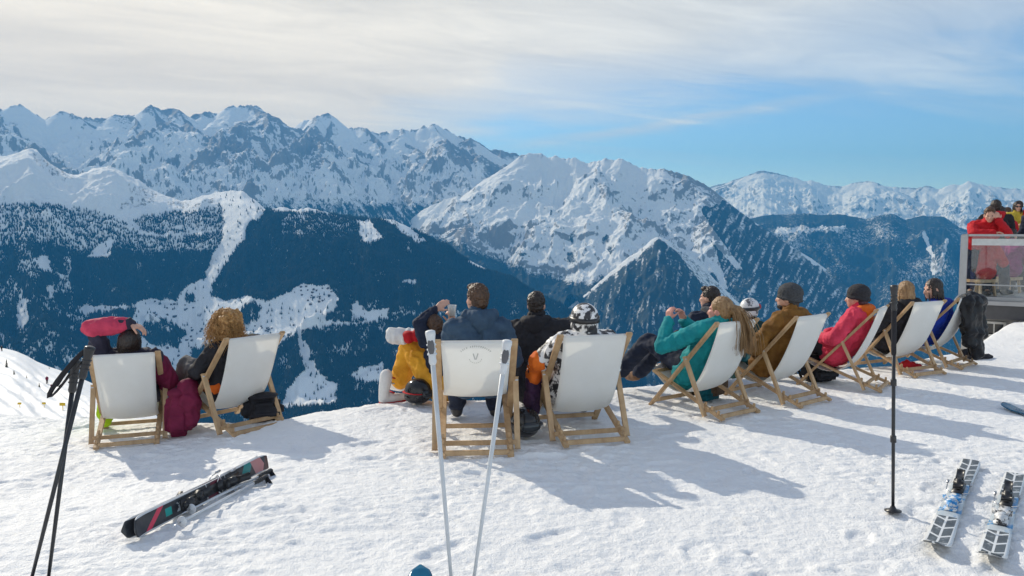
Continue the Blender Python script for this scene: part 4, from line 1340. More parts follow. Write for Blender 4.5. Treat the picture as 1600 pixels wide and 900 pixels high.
chain(bm, [Lh(0, -0.10, 0.03), Lh(0.02, -0.155, 0.01), Lh(0.05, -0.175, -0.08), Lh(0.085, -0.185, -0.19), Lh(0.115, -0.18, -0.29)], [0.040, 0.050, 0.052, 0.044, 0.016])
rg = random.Random(4)
for i in range(70):
    o = Vector((rg.gauss(0, 0.020), rg.gauss(0, 0.020), 0))
    pp = [(0, -0.12, 0.04), (0.02, -0.160, 0.0), (0.05, -0.18, -0.09), (0.085, -0.19, -0.19), (0.12, -0.185, -0.30 - rg.uniform(0, 0.06))]
    sweep(bm, [Lh(*(Vector(q) + o * (0.6 + 0.35 * k))) for k, q in enumerate(pp)], [0.006, 0.006, 0.0055, 0.005, 0.003], 4)
hc = fuse(bm, 'hair', M_BLONDE, r_, 0.0055, 1, 0.003, 60, 3, 0.003, 140, stretch=(1, 1, 0.3))
bm = bmesh.new()
for i in range(170):
    o = Vector((rg.gauss(0, 0.030), rg.gauss(0, 0.026), 0))
    pp = [(0, -0.12, 0.04), (0.02, -0.165, 0.0), (0.05, -0.19, -0.09), (0.085, -0.20, -0.19), (0.12, -0.195, -0.31 - rg.uniform(0, 0.08))]
    sweep(bm, [Lh(*(Vector(q) + o * (0.7 + 0.35 * k))) for k, q in enumerate(pp)], [0.0028, 0.0028, 0.0026, 0.0024, 0.001], 4)
finish(bm, 'loose_hair', M_BLONDE, hc)

# man in the brown jacket ---------------------------------------------------------------------
def beanie(parent, Lh, rot, mat, s=1.0):
    bm = bmesh.new()
    ball(bm, Lh(0, -0.018, 0.046), (0.098 * s, 0.116 * s, 0.100 * s), rot, 4)
    ball(bm, Lh(0, -0.045, 0.0), (0.092 * s, 0.085 * s, 0.055 * s), rot, 3)
    pts = [Lh(math.sin(a) * 0.088 * s, math.cos(a) * 0.103 * s - 0.016, 0.012 - 0.030 * (1 - math.cos(a)) * 0.5) for a in np.linspace(0, 2 * math.pi, 25)]
    sweep(bm, pts, 0.017, 8)
    return fuse(bm, 'beanie', mat, parent, 0.007, 2, 0.003, 50, 5, 0.003, 110)
r_, Lh, rot, j = person('man in a grey beanie and ochre brown jacket', chair_M('c6'),
    lounge(head=(-0.02, -0.08, 0.955), neck=(-0.01, -0.11, 0.81), chest=(0, -0.07, 0.63), sl=(-0.20, -0.10, 0.74), sr=(0.20, -0.10, 0.74), el=(-0.33, 0.05, 0.50), wl=(-0.16, 0.24, 0.46)),
    M_BROWN, cloth('dark_teal_trousers', (0.006, 0.10, 0.13), (0.004, 0.06, 0.085)), hood=M_BROWN, face=(-0.35, 0.93, 0.05), jr=1.12, fold=0.014, seed=41, group=SKG)
beanie(r_, Lh, rot, surf('grey_knit', (0.075, 0.078, 0.085), 0.9, (0.04, 0.042, 0.046), 70, 0.7, 190))
bm = bmesh.new(); ball(bm, Lh(0, -0.055, -0.05), (0.068, 0.045, 0.045), rot, 3); ball(bm, Lh(0, 0.05, -0.085), (0.05, 0.045, 0.035), rot, 2)
fuse(bm, 'hair', M_DARKHAIR, r_, 0.006, 1, 0.003, 60, 3)

# person in pink --------------------------------------------------------------------------------
r_, Lh, rot, j = person('person in a coral pink jacket with an orange hood and black cap', chair_M('c7'),
    lounge(head=(-0.01, -0.08, 0.90), neck=(0, -0.11, 0.78), el=(-0.31, 0.06, 0.50), wl=(-0.14, 0.26, 0.48)),
    M_PINK, M_BLACKC, hood=M_ORANGE, face=(-0.1, 0.98, 0.0), jr=1.10, seed=51, group=SKG)
beanie(r_, Lh, rot, surf('black_knit', (0.018, 0.018, 0.022), 0.85, (0.035, 0.034, 0.04), 70, 0.5, 190), 0.97)
bm = bmesh.new(); ball(bm, Lh(0, -0.052, -0.045), (0.072, 0.055, 0.065), rot, 3)
fuse(bm, 'hair', surf('dark_reddish_hair', (0.045, 0.010, 0.018), 0.5, (0.08, 0.02, 0.03), 50), r_, 0.006, 1, 0.003, 60, 3)

# dark jacket, fair hair ---------------------------------------------------------------------------
r_, Lh, rot, j = person('fair haired person in a black jacket behind the upright black pole', chair_M('c9'),
    lounge(head=(-0.09, -0.09, 0.90), neck=(-0.05, -0.11, 0.78), chest=(-0.04, -0.06, 0.61), sl=(-0.23, -0.08, 0.71), sr=(0.14, -0.08, 0.71), el=(-0.36, 0.06, 0.50), wl=(-0.2, 0.28, 0.46)),
    M_BLACKC, M_BLACKC, hood=M_BLACKC, face=(0.3, 0.95, 0.0), jr=1.15, seed=61, group=SKG)
hair(r_, Lh, rot, M_BLONDE, 'long', 9)
r_, Lh, rot, j = person('dark haired person in a royal blue top, next to the hanging black jacket', chair_M('c10'),
    lounge(head=(-0.21, -0.02, 0.90), neck=(-0.14, -0.06, 0.77), chest=(-0.06, -0.04, 0.60), sl=(-0.25, -0.06, 0.70), sr=(0.12, -0.06, 0.70)),
    M_ROYAL, M_BLACKC, face=(-0.75, 0.6, -0.1), jr=1.0, seed=71, group=SKG, eyes=True)
hair(r_, Lh, rot, M_DARKHAIR, 'long', 19)

# on the snow at the edge ---------------------------------------------------------------------------
SNG = 'people sitting on the snow edge'
r_, Lh, rot, j = person('dark haired man in a black jacket sitting between two deck chairs, elbow raised', ground_M(838, 7.0, -4, 0.04),
    sitting(head=(0.0, 0.03, 0.875), neck=(0, 0.0, 0.735), chest=(0, -0.02, 0.53), sl=(-0.20, -0.01, 0.64), sr=(0.20, -0.01, 0.66), er=(0.40, 0.10, 0.69), wr=(0.30, 0.30, 0.68), el=(-0.27, 0.14, 0.46)),
    M_BLACKC, M_BLACKC, hood=M_BLACKC, face=(0.1, 0.98, 0), jr=1.18, seed=81, group=SNG, gloves=M_BLACKC)
hair(r_, Lh, rot, M_DARKHAIR, 'short', 23)
r_, Lh, rot, j = person('person in amber yellow trousers shading the eyes with a raised hand', ground_M(690, 7.1, 28, 0.03),
    sitting(pelvis=(0.03, -0.05, 0.16), chest=(0.02, -0.04, 0.46), neck=(-0.03, 0.0, 0.60), head=(-0.09, 0.03, 0.68), sl=(-0.16, -0.01, 0.56), sr=(0.20, -0.04, 0.56),
            el=(-0.22, 0.02, 0.72), wl=(-0.04, 0.05, 0.84), hl=(0.75, 0.1, 0.55), er=(0.22, 0.04, 0.52), wr=(0.125, 0.05, 0.69), hr=(0.0, 0.1, 1.0), kl=(-0.18, 0.34, 0.48), kr=(0.10, 0.36, 0.46), al=(-0.24, 0.50, 0.10), ar=(0.10, 0.56, 0.10),
            tl=(-0.30, 0.66, 0.05), tr=(0.10, 0.72, 0.05)),
    M_NAVY, M_YELLOW, face=(-0.35, 0.93, 0.05), jr=0.95, tr=1.35, seed=91, group=SNG, boots=M_WHITEC, pn={'l': (0.1, 0.6, -0.8), 'r': (-0.3, 0.9, 0)}, curl=(0.15, 0.8))
hair(r_, Lh, rot, M_BROWNHAIR, 'short', 29)
bm = bmesh.new(); chain(bm, [lerp3(j['er'], j['wr'], 0.2), lerp3(j['er'], j['wr'], 0.95)], [0.075, 0.062])
fuse(bm, 'cuff', M_YELLOW, r_, 0.009, 2, 0.006, 14, 2)
YEL = r_; YJ = j
r_, Lh, rot, j = person('dark haired person with a grey scarf, behind the woman in teal', ground_M(1112, 8.05, 20, -0.02),
    sitting(head=(0, 0.03, 0.905), neck=(0, 0, 0.765), chest=(0, -0.02, 0.55), sl=(-0.19, -0.01, 0.68), sr=(0.19, -0.01, 0.68)), M_NAVY, M_BLACKC, hood=M_GREYC, face=(-0.5, 0.85, 0), jr=1.1, seed=95, group=SNG)
hair(r_, Lh, rot, M_DARKHAIR, 'short', 31)
r_, Lh, rot, j = person('person in a white helmet with red goggles looking to the right', ground_M(1172, 9.2, -50, 0.03),
    sitting(head=(0, 0.03, 0.90), neck=(0, 0, 0.765), chest=(0, -0.02, 0.56), sl=(-0.19, -0.01, 0.68), sr=(0.19, -0.01, 0.68)), cloth('dark_green_cloth', (0.012, 0.05, 0.05)), M_BLACKC, hood=M_BLACKC, face=(0.1, 0.98, 0), jr=1.1, seed=97, group=SNG, eyes=True)
helmet(r_, Lh, rot, surf('white_shell', (0.72, 0.72, 0.72), 0.3, (0.1, 0.1, 0.11), 12, lo=0.52, hi=0.58), surf('red_lens', (0.55, 0.02, 0.03), 0.15))

# ------------------------------------------------------------------ ski gear
M_POLEBLK = surf('black_lacquer', (0.016, 0.017, 0.020), 0.3, (0.025, 0.026, 0.03), 30)
M_POLEWHT = surf('pale_grey_lacquer', (0.62, 0.65, 0.68), 0.35, (0.52, 0.55, 0.58), 9)
M_GRIPGREY = surf('grey_rubber', (0.12, 0.12, 0.13), 0.7)
M_GRIPWHT = surf('white_rubber', (0.66, 0.68, 0.70), 0.5, (0.55, 0.57, 0.60))

def ski_pole(label, base, top, shaft, grip, r0=0.009, r1=0.0065, strap=True, basket=True, joints=(), pads=None, foam=0.0, bmat=None, brad=0.046, sdir=(-1, 0, 0), extra=0.05, group=None):
    """base: where the basket stands, top: top of the grip"""
    base, top = V3(base), V3(top)
    d = (top - base).normalized()
    L = (top - base).length
    root = empty('ski_pole', base, 0, label, 'ski pole', group)
    P = lambda t: d * t
    gl = 0.135
    bm = bmesh.new(); sweep(bm, [P(-0.01), P(0.3 * L), P(L - gl * 0.6)], [r1, (r0 + r1) / 2, r0], 12)
    finish(bm, 'shaft', shaft, root)
    bm = bmesh.new(); sweep(bm, [P(-0.075), P(-0.01)], [0.002, r1 * 0.95], 10); finish(bm, 'tip', M_STEEL, root)
    a, b, _ = frame_of(d)
    bm = bmesh.new()
    g0 = r0 / 0.009
    prof = [(-gl - 0.012, 0.0125), (-gl, 0.0165), (-gl + 0.02, 0.0150), (-0.09, 0.0165), (-0.06, 0.0155), (-0.035, 0.0185), (-0.015, 0.0215), (-0.004, 0.0205), (0.0, 0.012)]
    sweep(bm, [P(L + q) for q, r in prof], [r * g0 for q, r in prof], 14, flat=0.85)
    for k in range(3):
        sweep(bm, [P(L - gl + 0.03 + 0.02 * k), P(L - gl + 0.036 + 0.02 * k)], [0.0172 * g0] * 2, 12)
    gp = finish(bm, 'grip', grip, root)
    if pads:
        bm = bmesh.new()
        for s in (-1, 1):
            ball(bm, P(L - gl * 0.50) + a * s * 0.0145 * g0, (0.005, 0.0125 * g0, 0.036), Matrix((a, b, d)).transposed(), 3)
        finish(bm, 'grip_pad', pads, gp)
    if foam:
        bm = bmesh.new(); sweep(bm, [P(L - gl - foam), P(L - gl - foam + 0.01), P(L - gl - 0.02), P(L - gl)], [0.011, 0.0135, 0.0145, 0.0150], 12); finish(bm, 'foam_sleeve', M_BLACKC, root)
    for t in joints:
        bm = bmesh.new(); sweep(bm, [P(t * L - 0.022), P(t * L - 0.018), P(t * L + 0.016), P(t * L + 0.022)], [r0, r0 * 1.55, r0 * 1.5, r0 * 1.05], 12)
        box(bm, P(t * L) + a * 0.016, (0.012, 0.014, 0.03), bev=0.003); finish(bm, 'clamp', M_BLACK, root)
    if basket:
        bm = bmesh.new(); sweep(bm, [P(0.0), P(0.006), P(0.012), P(0.03)], [brad * 0.96, brad, brad * 0.43, 0.011], 20)
        finish(bm, 'basket', bmat or M_BLACK, root)
    if strap:
        sdv = V3(sdir).normalized()
        o = P(L - 0.02) + sdv * 0.015
        pts = []
        for k in range(15):
            t = k / 14 * 2 * math.pi
            pts.append(o + sdv * (0.055 * (1 - math.cos(t))) + Vector((0, 0, -1)) * (0.075 * (1 - math.cos(t)) + 0.022 * math.sin(t)) + sdv * 0.035 * math.sin(t))
        bm = bmesh.new(); sweep(bm, pts, 0.011, 6, False, 0.18, Vector((0, 1, 0))); finish(bm, 'strap', M_BLACKC, root)
    return root

def seg_pole(pb, pt, depth_top, **k):
    b = ground_hit(*pb); b.z = hz(b.x, b.y) + 0.02
    return b, at_depth(pt[0], pt[1], depth_top)
BPG = 'black ski poles planted upright in the snow'
b, t = seg_pole((44, 932), (141, 541), 3.30)
ski_pole('black ski pole in front of the first chair, upper of the two crossed', b, t, M_POLEBLK, M_BLACK, 0.0105, 0.007, sdir=(-1, -0.2, 0), group=BPG)
b, t = seg_pole((74, 925), (119, 562), 3.38)
ski_pole('black ski pole with a hanging wrist strap loop, lower of the two crossed', b, t, M_POLEBLK, M_BLACK, 0.0105, 0.007, sdir=(-1, 0.1, 0), group=BPG)
PPG = 'pale ski poles standing before a deck chair'
b, t = seg_pole((707, 935), (672, 516), 3.22)
ski_pole('pale grey ski pole leaning left in front of the crested deck chair', b, t, M_POLEWHT, M_GRIPWHT, 0.0108, 0.0068, strap=False, pads=M_GRIPGREY, sdir=(0.8, 0.5, 0), group=PPG)
b, t = seg_pole((737, 935), (793, 531), 3.22)
ski_pole('pale grey ski pole leaning right in front of the crested deck chair', b, t, M_POLEWHT, M_GRIPWHT, 0.0108, 0.0068, strap=False, pads=M_GRIPGREY, group=PPG)
b, t = seg_pole((1395, 805), (1397, 445), 4.30)
b.z += 0.0
ski_pole('single black telescopic ski pole upright with a round basket', b, t, M_POLEBLK, M_BLACK, 0.0105, 0.0085, strap=False, joints=(0.32, 0.57), foam=0.26, group=BPG)

def ski_mesh(L, w_tip, w_mid, w_tail, th=0.014, tip_h=0.09, tail_h=0.015):
    """ski along +y, tip at +y, base at z = 0"""
    bm = bmesh.new(); ny, nx = 60, 8
    top, bot = [], []
    for i in range(ny + 1):
        t = i / ny; y = -L / 2 + L * t
        w = np.interp(t, [0, 0.06, 0.45, 0.88, 1], [w_tail, w_tail, w_mid, w_tip, w_tip])
        w *= math.sqrt(max(0.0, 1 - max(0, (t - 0.94) / 0.06) ** 2.6)) if t > 0.94 else 1
        w *= (0.80 + 0.20 * min(1, t / 0.02))
        w = max(w, 0.012)
        z = tip_h * max(0, (t - 0.88) / 0.12) ** 1.9 + tail_h * max(0, (0.06 - t) / 0.06) ** 1.6 + 0.006 * math.sin(math.pi * min(1, t / 0.88))
        thk = th * (0.55 + 0.45 * math.sin(math.pi * min(1, max(0, t))))
        r1, r2 = [], []
        for k in range(nx + 1):
            x = -w / 2 + w * k / nx
            e = abs(2 * k / nx - 1)
            r1.append(bm.verts.new((x, y, z + thk * (1 - 0.25 * e ** 6)))); r2.append(bm.verts.new((x, y, z)))
        top.append(r1); bot.append(r2)
    for i in range(ny):
        for k in range(nx):
            bm.faces.new((top[i][k], top[i][k + 1], top[i + 1][k + 1], top[i + 1][k]))
            bm.faces.new((bot[i][k], bot[i + 1][k], bot[i + 1][k + 1], bot[i][k + 1]))
        bm.faces.new((top[i][0], top[i + 1][0], bot[i + 1][0], bot[i][0]))
        bm.faces.new((top[i][nx], bot[i][nx], bot[i + 1][nx], top[i + 1][nx]))
    for i in (0, ny):
        for k in range(nx):
            f = (top[i][k], bot[i][k], bot[i][k + 1], top[i][k + 1])
            bm.faces.new(f if i == 0 else tuple(reversed(f)))
    return bm

def binding(root, y0=0.0, blue=None, sc=1.0):
    """toe piece, heel piece, brake"""
    blue = blue or M_BLACK
    bm = bmesh.new()
    box(bm, (0, y0 + 0.17, 0.026), (0.066, 0.15, 0.018), bev=0.004)
    box(bm, (0, y0 + 0.19, 0.052), (0.060, 0.075, 0.040), bev=0.010)
    for s in (-1, 1):
        bar(bm, (s * 0.020, y0 + 0.16, 0.058), (s * 0.042, y0 + 0.12, 0.058), 0.014, 0.024)
    box(bm, (0, y0 + 0.235, 0.052), (0.034, 0.04, 0.03), bev=0.008)
    finish(bm, 'toe_piece', blue, root)
    bm = bmesh.new()
    box(bm, (0, y0 - 0.20, 0.026), (0.060, 0.22, 0.018), bev=0.004)
    box(bm, (0, y0 - 0.20, 0.060), (0.052, 0.085, 0.055), bev=0.012)
    bar(bm, (0, y0 - 0.22, 0.075), (0, y0 - 0.30, 0.110), 0.036, 0.014)
    bar(bm, (0, y0 - 0.16, 0.060), (0, y0 - 0.135, 0.050), 0.046, 0.012)
    finish(bm, 'heel_piece', M_BLACK, root)
    bm = bmesh.new()
    for s in (-1, 1):
        sweep(bm, [(s * 0.030, y0 - 0.09, 0.028), (s * 0.058, y0 - 0.12, 0.030), (s * 0.060, y0 - 0.22, 0.052)], 0.0035, 8)
        box(bm, (s * 0.061, y0 - 0.225, 0.053), (0.014, 0.05, 0.012), bev=0.003)
    finish(bm, 'brake', M_STEEL, root)
    bm = bmesh.new(); box(bm, (0, y0 - 0.03, 0.022), (0.056, 0.16, 0.010), bev=0.002); box(bm, (0, y0 + 0.075, 0.030), (0.045, 0.04, 0.02), bev=0.004)
    finish(bm, 'base_plate', blue, root)

def mat_chevron():
    m, g, out = mat_new('white_ski_chevron_print')
    tc = g.n('ShaderNodeTexCoord'); s = g.n('ShaderNodeSeparateXYZ', ins={0: tc.outputs['Object']})
    x, y, z = s.outputs
    ax = g.math('ABSOLUTE', x)
    v = g.math('ADD', y, g.math('MULTIPLY', ax, 0.95))
    fr = g.math('FRACT', g.math('MULTIPLY_ADD', v, 1 / 0.135, 20.0))
    dark = g.math('MULTIPLY', g.math('GREATER_THAN', fr, 0.15), g.math('MULTIPLY', g.math('GREATER_THAN', ax, 0.0055), g.math('LESS_THAN', ax, 0.047)))
    nz = g.noise(tc.outputs['Object'], 18, 5, 0.65)
    dcol = g.mix(g.ramp(nz, [(0.3, 0.0), (0.7, 1.0)]), (0.025, 0.035, 0.045), (0.10, 0.12, 0.135))
    c = g.mix(dark, (0.70, 0.72, 0.73), dcol)
    ay = g.math('ABSOLUTE', g.math('SUBTRACT', y, 0.02))
    mid = g.math('LESS_THAN', ay, 0.33)
    bl = g.mix(g.ramp(g.noise(tc.outputs['Object'], 9, 2, 0.5), [(0.40, 0.0), (0.46, 1.0)]), (0.015, 0.22, 0.50), (0.50, 0.56, 0.60))
    c = g.mix(mid, c, bl)
    # snow dusted on it
    dust = g.ramp(g.noise(tc.outputs['Object'], 30, 6, 0.75), [(0.0, 0.0), (0.55, 0.0), (0.68, 1.0), (1, 1)])
    c = g.mix(g.math('MULTIPLY', dust, 0.5), c, (0.82, 0.84, 0.86))
    p = g.n('ShaderNodeBsdfPrincipled', ins={'Base Color': c, 'Roughness': 0.35})
    g.link(p.outputs[0], out.inputs['Surface'])
    return m
def mat_blackski():
    m, g, out = mat_new('black_ski_print')
    tc = g.n('ShaderNodeTexCoord'); s = g.n('ShaderNodeSeparateXYZ', ins={0: tc.outputs['Object']})
    x, y, z = s.outputs
    nz = g.noise(tc.outputs['Object'], 26, 5, 0.7)
    c = g.mix(g.ramp(nz, [(0.3, 0.0), (0.7, 1.0)]), (0.018, 0.02, 0.026), (0.045, 0.05, 0.06))
    def band(a, b, slant=0.0):
        v = g.math('ADD', y, g.math('MULTIPLY', x, slant))
        return g.math('MULTIPLY', g.math('GREATER_THAN', v, a), g.math('LESS_THAN', v, b))
    c = g.mix(band(0.42, 0.465, 1.2), c, (0.62, 0.04, 0.09))
    c = g.mix(g.math('MULTIPLY', band(0.31, 0.36), g.math('LESS_THAN', g.math('ABSOLUTE', x), 0.022)), c, (0.0, 0.30, 0.27))
    c = g.mix(band(-0.46, -0.36, 0.8), c, (0.0, 0.22, 0.22))
    c = g.mix(band(-0.60, -0.49, -0.5), c, (0.50, 0.22, 0.22))
    c = g.mix(band(-0.75, -0.60, 0.3), c, (0.10, 0.055, 0.055))
    c = g.mix(band(-0.12, -0.02, 0.5), c, (0.11, 0.012, 0.03))
    lt = g.math('MULTIPLY', g.math('MULTIPLY', band(-0.33, -0.20), g.math('GREATER_THAN', nz, 0.52)), g.math('LESS_THAN', g.math('ABSOLUTE', x), 0.03))
    c = g.mix(lt, c, (0.42, 0.42, 0.43))
    lt = g.math('MULTIPLY', g.math('MULTIPLY', band(0.20, 0.27), g.math('GREATER_THAN', nz, 0.52)), g.math('LESS_THAN', g.math('ABSOLUTE', x), 0.025))
    c = g.mix(lt, c, (0.40, 0.42, 0.43))
    for a in (-0.145, -0.185, 0.0):
        c = g.mix(band(a, a + 0.006), c, (0.6, 0.6, 0.6))
    edge = g.math('GREATER_THAN', g.math('ABSOLUTE', x), 0.046)
    c = g.mix(edge, c, (0.62, 0.63, 0.64))
    p = g.n('ShaderNodeBsdfPrincipled', ins={'Base Color': c, 'Roughness': 0.3})
    g.link(p.outputs[0], out.inputs['Surface'])
    return m
M_CHEV, M_BSKI = mat_chevron(), mat_blackski()
M_BLUESKI = surf('blue_ski_lacquer', (0.004, 0.14, 0.26), 0.25, (0.003, 0.09, 0.18), 10)
M_BINDBLUE = surf('blue_white_binding', (0.02, 0.25, 0.60), 0.4, (0.75, 0.77, 0.78), 26, lo=0.47, hi=0.53)
M_BINDWHT = surf('white_black_binding', (0.72, 0.73, 0.74), 0.4, (0.05, 0.05, 0.055), 24, lo=0.52, hi=0.57)

def flat_ski(label, near_px, far_px, tip_near=True, mat=None, bind=None, w=(0.128, 0.098, 0.118), L=None, group=None, lift=0.012, tip_h=0.06, y0=0.0):
    a, b = ground_hit(*near_px), ground_hit(*far_px)
    tip, tail = (a, b) if tip_near else (b, a)
    d = tip - tail
    L = L or d.length
    c = (tip + tail) / 2
    if L != d.length:
        c = tip - d.normalized() * L / 2
    root = empty('ski', (c.x, c.y, hz(c.x, c.y) + lift), math.atan2(-d.x, d.y), label, 'ski', group)
    zt = hz(tip.x, tip.y) - hz(tail.x, tail.y)
    root.rotation_euler = (math.atan2(zt, L), 0, math.atan2(-d.x, d.y))
    finish(ski_mesh(L, *w, tip_h=tip_h), 'board', mat, root)
    if bind:
        binding(root, y0, bind)
    return root
SKG2 = 'pair of white chevron skis on the snow'
flat_ski('white chevron ski with blue toe panel, nearer the upright black pole', (1457, 872), (1517, 727), True, M_CHEV, M_BINDBLUE, group=SKG2, y0=0.02)
flat_ski('white chevron ski with white binding, cut by the right edge of the photo', (1545, 890), (1586, 748), True, M_CHEV, M_BINDWHT, group=SKG2, y0=0.02)
flat_ski('blue ski lying flat beyond the chevron skis, only its end showing', (1567, 636), (1760, 700), True, M_BLUESKI, None, w=(0.11, 0.08, 0.10), L=1.6, tip_h=0.03)
flat_ski('blue ski tip poking up at the foot of the two pale poles', (655, 893), (700, 1500), False, M_BLUESKI, None, w=(0.11, 0.08, 0.10), L=1.6, tip_h=0.06) if False else None
def near_blue():
    a = at_ground(657, 905)
    d = Vector((0.10, -1.0, 0)).normalized()
    c = a - d * -0.80
    root = empty('ski', (c.x, c.y, hz(c.x, c.y) + 0.012), math.atan2(d.x, -d.y), 'dark blue ski whose rounded tip shows beside the foot of the pale poles', 'ski')
    finish(ski_mesh(1.6, 0.115, 0.085, 0.10, tip_h=0.055), 'board', M_BLUESKI, root)
    binding(root)
near_blue()

# black pair resting on edge, base to base
def edge_skis():
    a, b = ground_hit(206, 848), ground_hit(415, 736)
    d = (b - a); L = d.length * 1.0
    c = (a + b) / 2
    yaw = math.atan2(-d.x, d.y)
    nrm = Vector((d.y, -d.x, 0)).normalized()          # towards the camera side
    if nrm.y > 0: nrm = -nrm
    for k, (off, lab) in enumerate(((0.0, 'black ski with red and teal print, resting on its edge and facing the camera'), (0.004, 'black ski on edge, hidden behind the red and teal printed one'))):
        p = c - nrm * (off + 0.018)
        root = empty('ski', (p.x, p.y, hz(c.x, c.y) + 0.062), 0, lab, 'ski', 'black skis strapped together on edge')
        # local +z looks to the camera (first) or away (second); the tip is at the near left end
        y = -d.normalized()
        z = (nrm if k == 0 else -nrm) * math.cos(0.16) + Vector((0, 0, 0.16 if k == 0 else -0.16))
        z = (z - y * z.dot(y)).normalized(); x = y.cross(z)
        root.matrix_world = Matrix.Translation(root.location) @ Matrix((x, y, z)).transposed().to_4x4()
        finish(ski_mesh(L, 0.112, 0.094, 0.108, tip_h=0.035, tail_h=0.03), 'board', M_BSKI, root)
        binding(root, 0.0, M_BLACK)
    # their poles lie in front
    for k, (pn_, pf, lab) in enumerate((((299, 808), (424, 742), 'black gripped ski pole lying against the black skis'), ((284, 828), (417, 752), 'grey ski pole lying on the snow in front of the black skis'))):
        p0, p1 = ground_hit(*pn_), ground_hit(*pf)
        p0.z = hz(p0.x, p0.y) + 0.045; p1.z = hz(p1.x, p1.y) + 0.03
        ski_pole(lab, p0, p1, M_POLEWHT, M_BLACK, 0.008, 0.006, strap=True, bmat=M_GRIPWHT, brad=0.030, sdir=(0.7, -0.4, 0), group='poles lying with the black skis')
edge_skis()

# ------------------------------------------------------------------ bags, helmets, spare clothes
def backpack(label, px, y, yaw, mat, mat2=None, s=(0.30, 0.20, 0.48), tilt=0.0, group='backpacks on the snow'):
    root = empty('backpack', ground_M(px, y, yaw).translation, R(yaw), label, 'backpack', group)
    w, dpt, h = s
    bm = bmesh.new()
    box(bm, (0, 0, h * 0.40), (w, dpt, h * 0.78), None, min(w, dpt) * 0.30)
    box(bm, (0, 0.01, h * 0.66), (w * 0.90, dpt * 0.92, h * 0.52), None, min(w, dpt) * 0.34)
    ball(bm, (0, 0, h * 0.90), (w * 0.40, dpt * 0.46, h * 0.12), None, 3)
    fuse(bm, 'sack', mat, root, 0.010, 4, 0.004, 9, 3, 0.002, 40)
    bm = bmesh.new()
    box(bm, (0, -dpt * 0.5, h * 0.33), (w * 0.74, dpt * 0.34, h * 0.42), None, dpt * 0.15)
    fuse(bm, 'front_pocket', mat2 or mat, root, 0.009, 3, 0.005, 12, 5)
    for sx in (-1, 1):
        bm = bmesh.new()
        sweep(bm, [(sx * w * 0.22, dpt * 0.45, h * 0.9), (sx * w * 0.26, dpt * 0.80, h * 0.72), (sx * w * 0.28, dpt * 0.75, h * 0.35), (sx * w * 0.34, dpt * 0.40, h * 0.1)], 0.024, 8, True, 0.3)
        finish(bm, 'shoulder_strap', mat2 or mat, root)
    bm = bmesh.new(); sweep(bm, [(-0.03, dpt * 0.2, h * 0.97), (0, dpt * 0.2, h * 1.05), (0.03, dpt * 0.2, h * 0.97)], 0.008, 8); finish(bm, 'haul_loop', M_BLACKC, root)
    return root
backpack('burgundy backpack standing upright between the first two deck chairs', 271, 6.45, 15, M_BURG, M_BURG, (0.22, 0.16, 0.42))
backpack('black backpack on the snow behind the second deck chair', 404, 6.75, 30, M_BLACKC, M_BLACKC, (0.36, 0.24, 0.26))
backpack('teal blue backpack with a brown base under the deck chair of the woman in teal', 1112, 7.15, 40, cloth('petrol_cloth', (0.008, 0.13, 0.17), (0.005, 0.085, 0.11)), surf('dark_brown_canvas', (0.08, 0.045, 0.022), 0.8), (0.34, 0.22, 0.46))
backpack('low black backpack in front of the pink jacket chair', 1285, 8.05, 20, M_BLACKC, M_BLACKC, (0.42, 0.24, 0.30))

def loose_garment(name, label, cat, pts, mat, seed, group=None, extra=None, voxel=0.010, fold=0.018, sm=2, fsc=11):
    c = V3(pts[0][0])
    root = empty(name, c, 0, label, cat, group)
    bm = bmesh.new()
    for p, r in pts:
        ball(bm, V3(p) - c, r, None, 3)
    fuse(bm, 'shell', mat, root, voxel, sm, fold, fsc, seed, 0.003, 60)
    for nm, p2, m2 in (extra or []):
        bm = bmesh.new()
        for p, r in p2:
            ball(bm, V3(p) - c, r, None, 3)
        fuse(bm, nm, m2, root, voxel, 2, fold * 0.7, 11, seed + 3)
    return root
# burgundy jacket hanging beside the curly haired woman
cm = chair_M('c2')
loose_garment('jacket', 'burgundy jacket hanging from the side of the second deck chair', 'jacket',
    [(cm @ Vector((-0.33, 0.18, 0.34)), (0.09, 0.09, 0.10)), (cm @ Vector((-0.35, 0.14, 0.22)), (0.10, 0.08, 0.12)), (cm @ Vector((-0.36, 0.10, 0.10)), (0.07, 0.06, 0.09)), (cm @ Vector((-0.35, 0.26, 0.24)), (0.09, 0.09, 0.12))], M_BURG, 3)
# white and red jacket lying over the raised knees
ym = YEL.matrix_world
kk = [ym @ YJ['kl'], ym @ YJ['kr']]
c0 = at_depth(640, 524, min(kk[0].y, kk[1].y) - 0.16)
loose_garment('jacket', 'crumpled white and red jacket lying over yellow knees', 'jacket',
    [(c0 + Vector((-0.09, 0, -0.01)), (0.10, 0.09, 0.075)), (c0 + Vector((-0.16, -0.01, 0.005)), (0.06, 0.07, 0.075)), (c0 + Vector((0.02, 0, 0.01)), (0.10, 0.09, 0.055)), (c0 + Vector((0.12, 0.0, 0.03)), (0.09, 0.08, 0.05)), (c0 + Vector((0.20, 0.0, 0.06)), (0.07, 0.07, 0.05))],
    M_WHITEC, 5, None, [('red_panel', [(c0 + Vector((0.00, -0.035, 0.0)), (0.06, 0.10, 0.065)), (c0 + Vector((0.075, -0.035, 0.012)), (0.05, 0.10, 0.065))], M_RED),
                        ('black_panel', [(c0 + Vector((0.13, -0.03, 0.035)), (0.03, 0.08, 0.055)), (c0 + Vector((0.18, -0.035, 0.055)), (0.022, 0.075, 0.055))], M_BLACKC)])
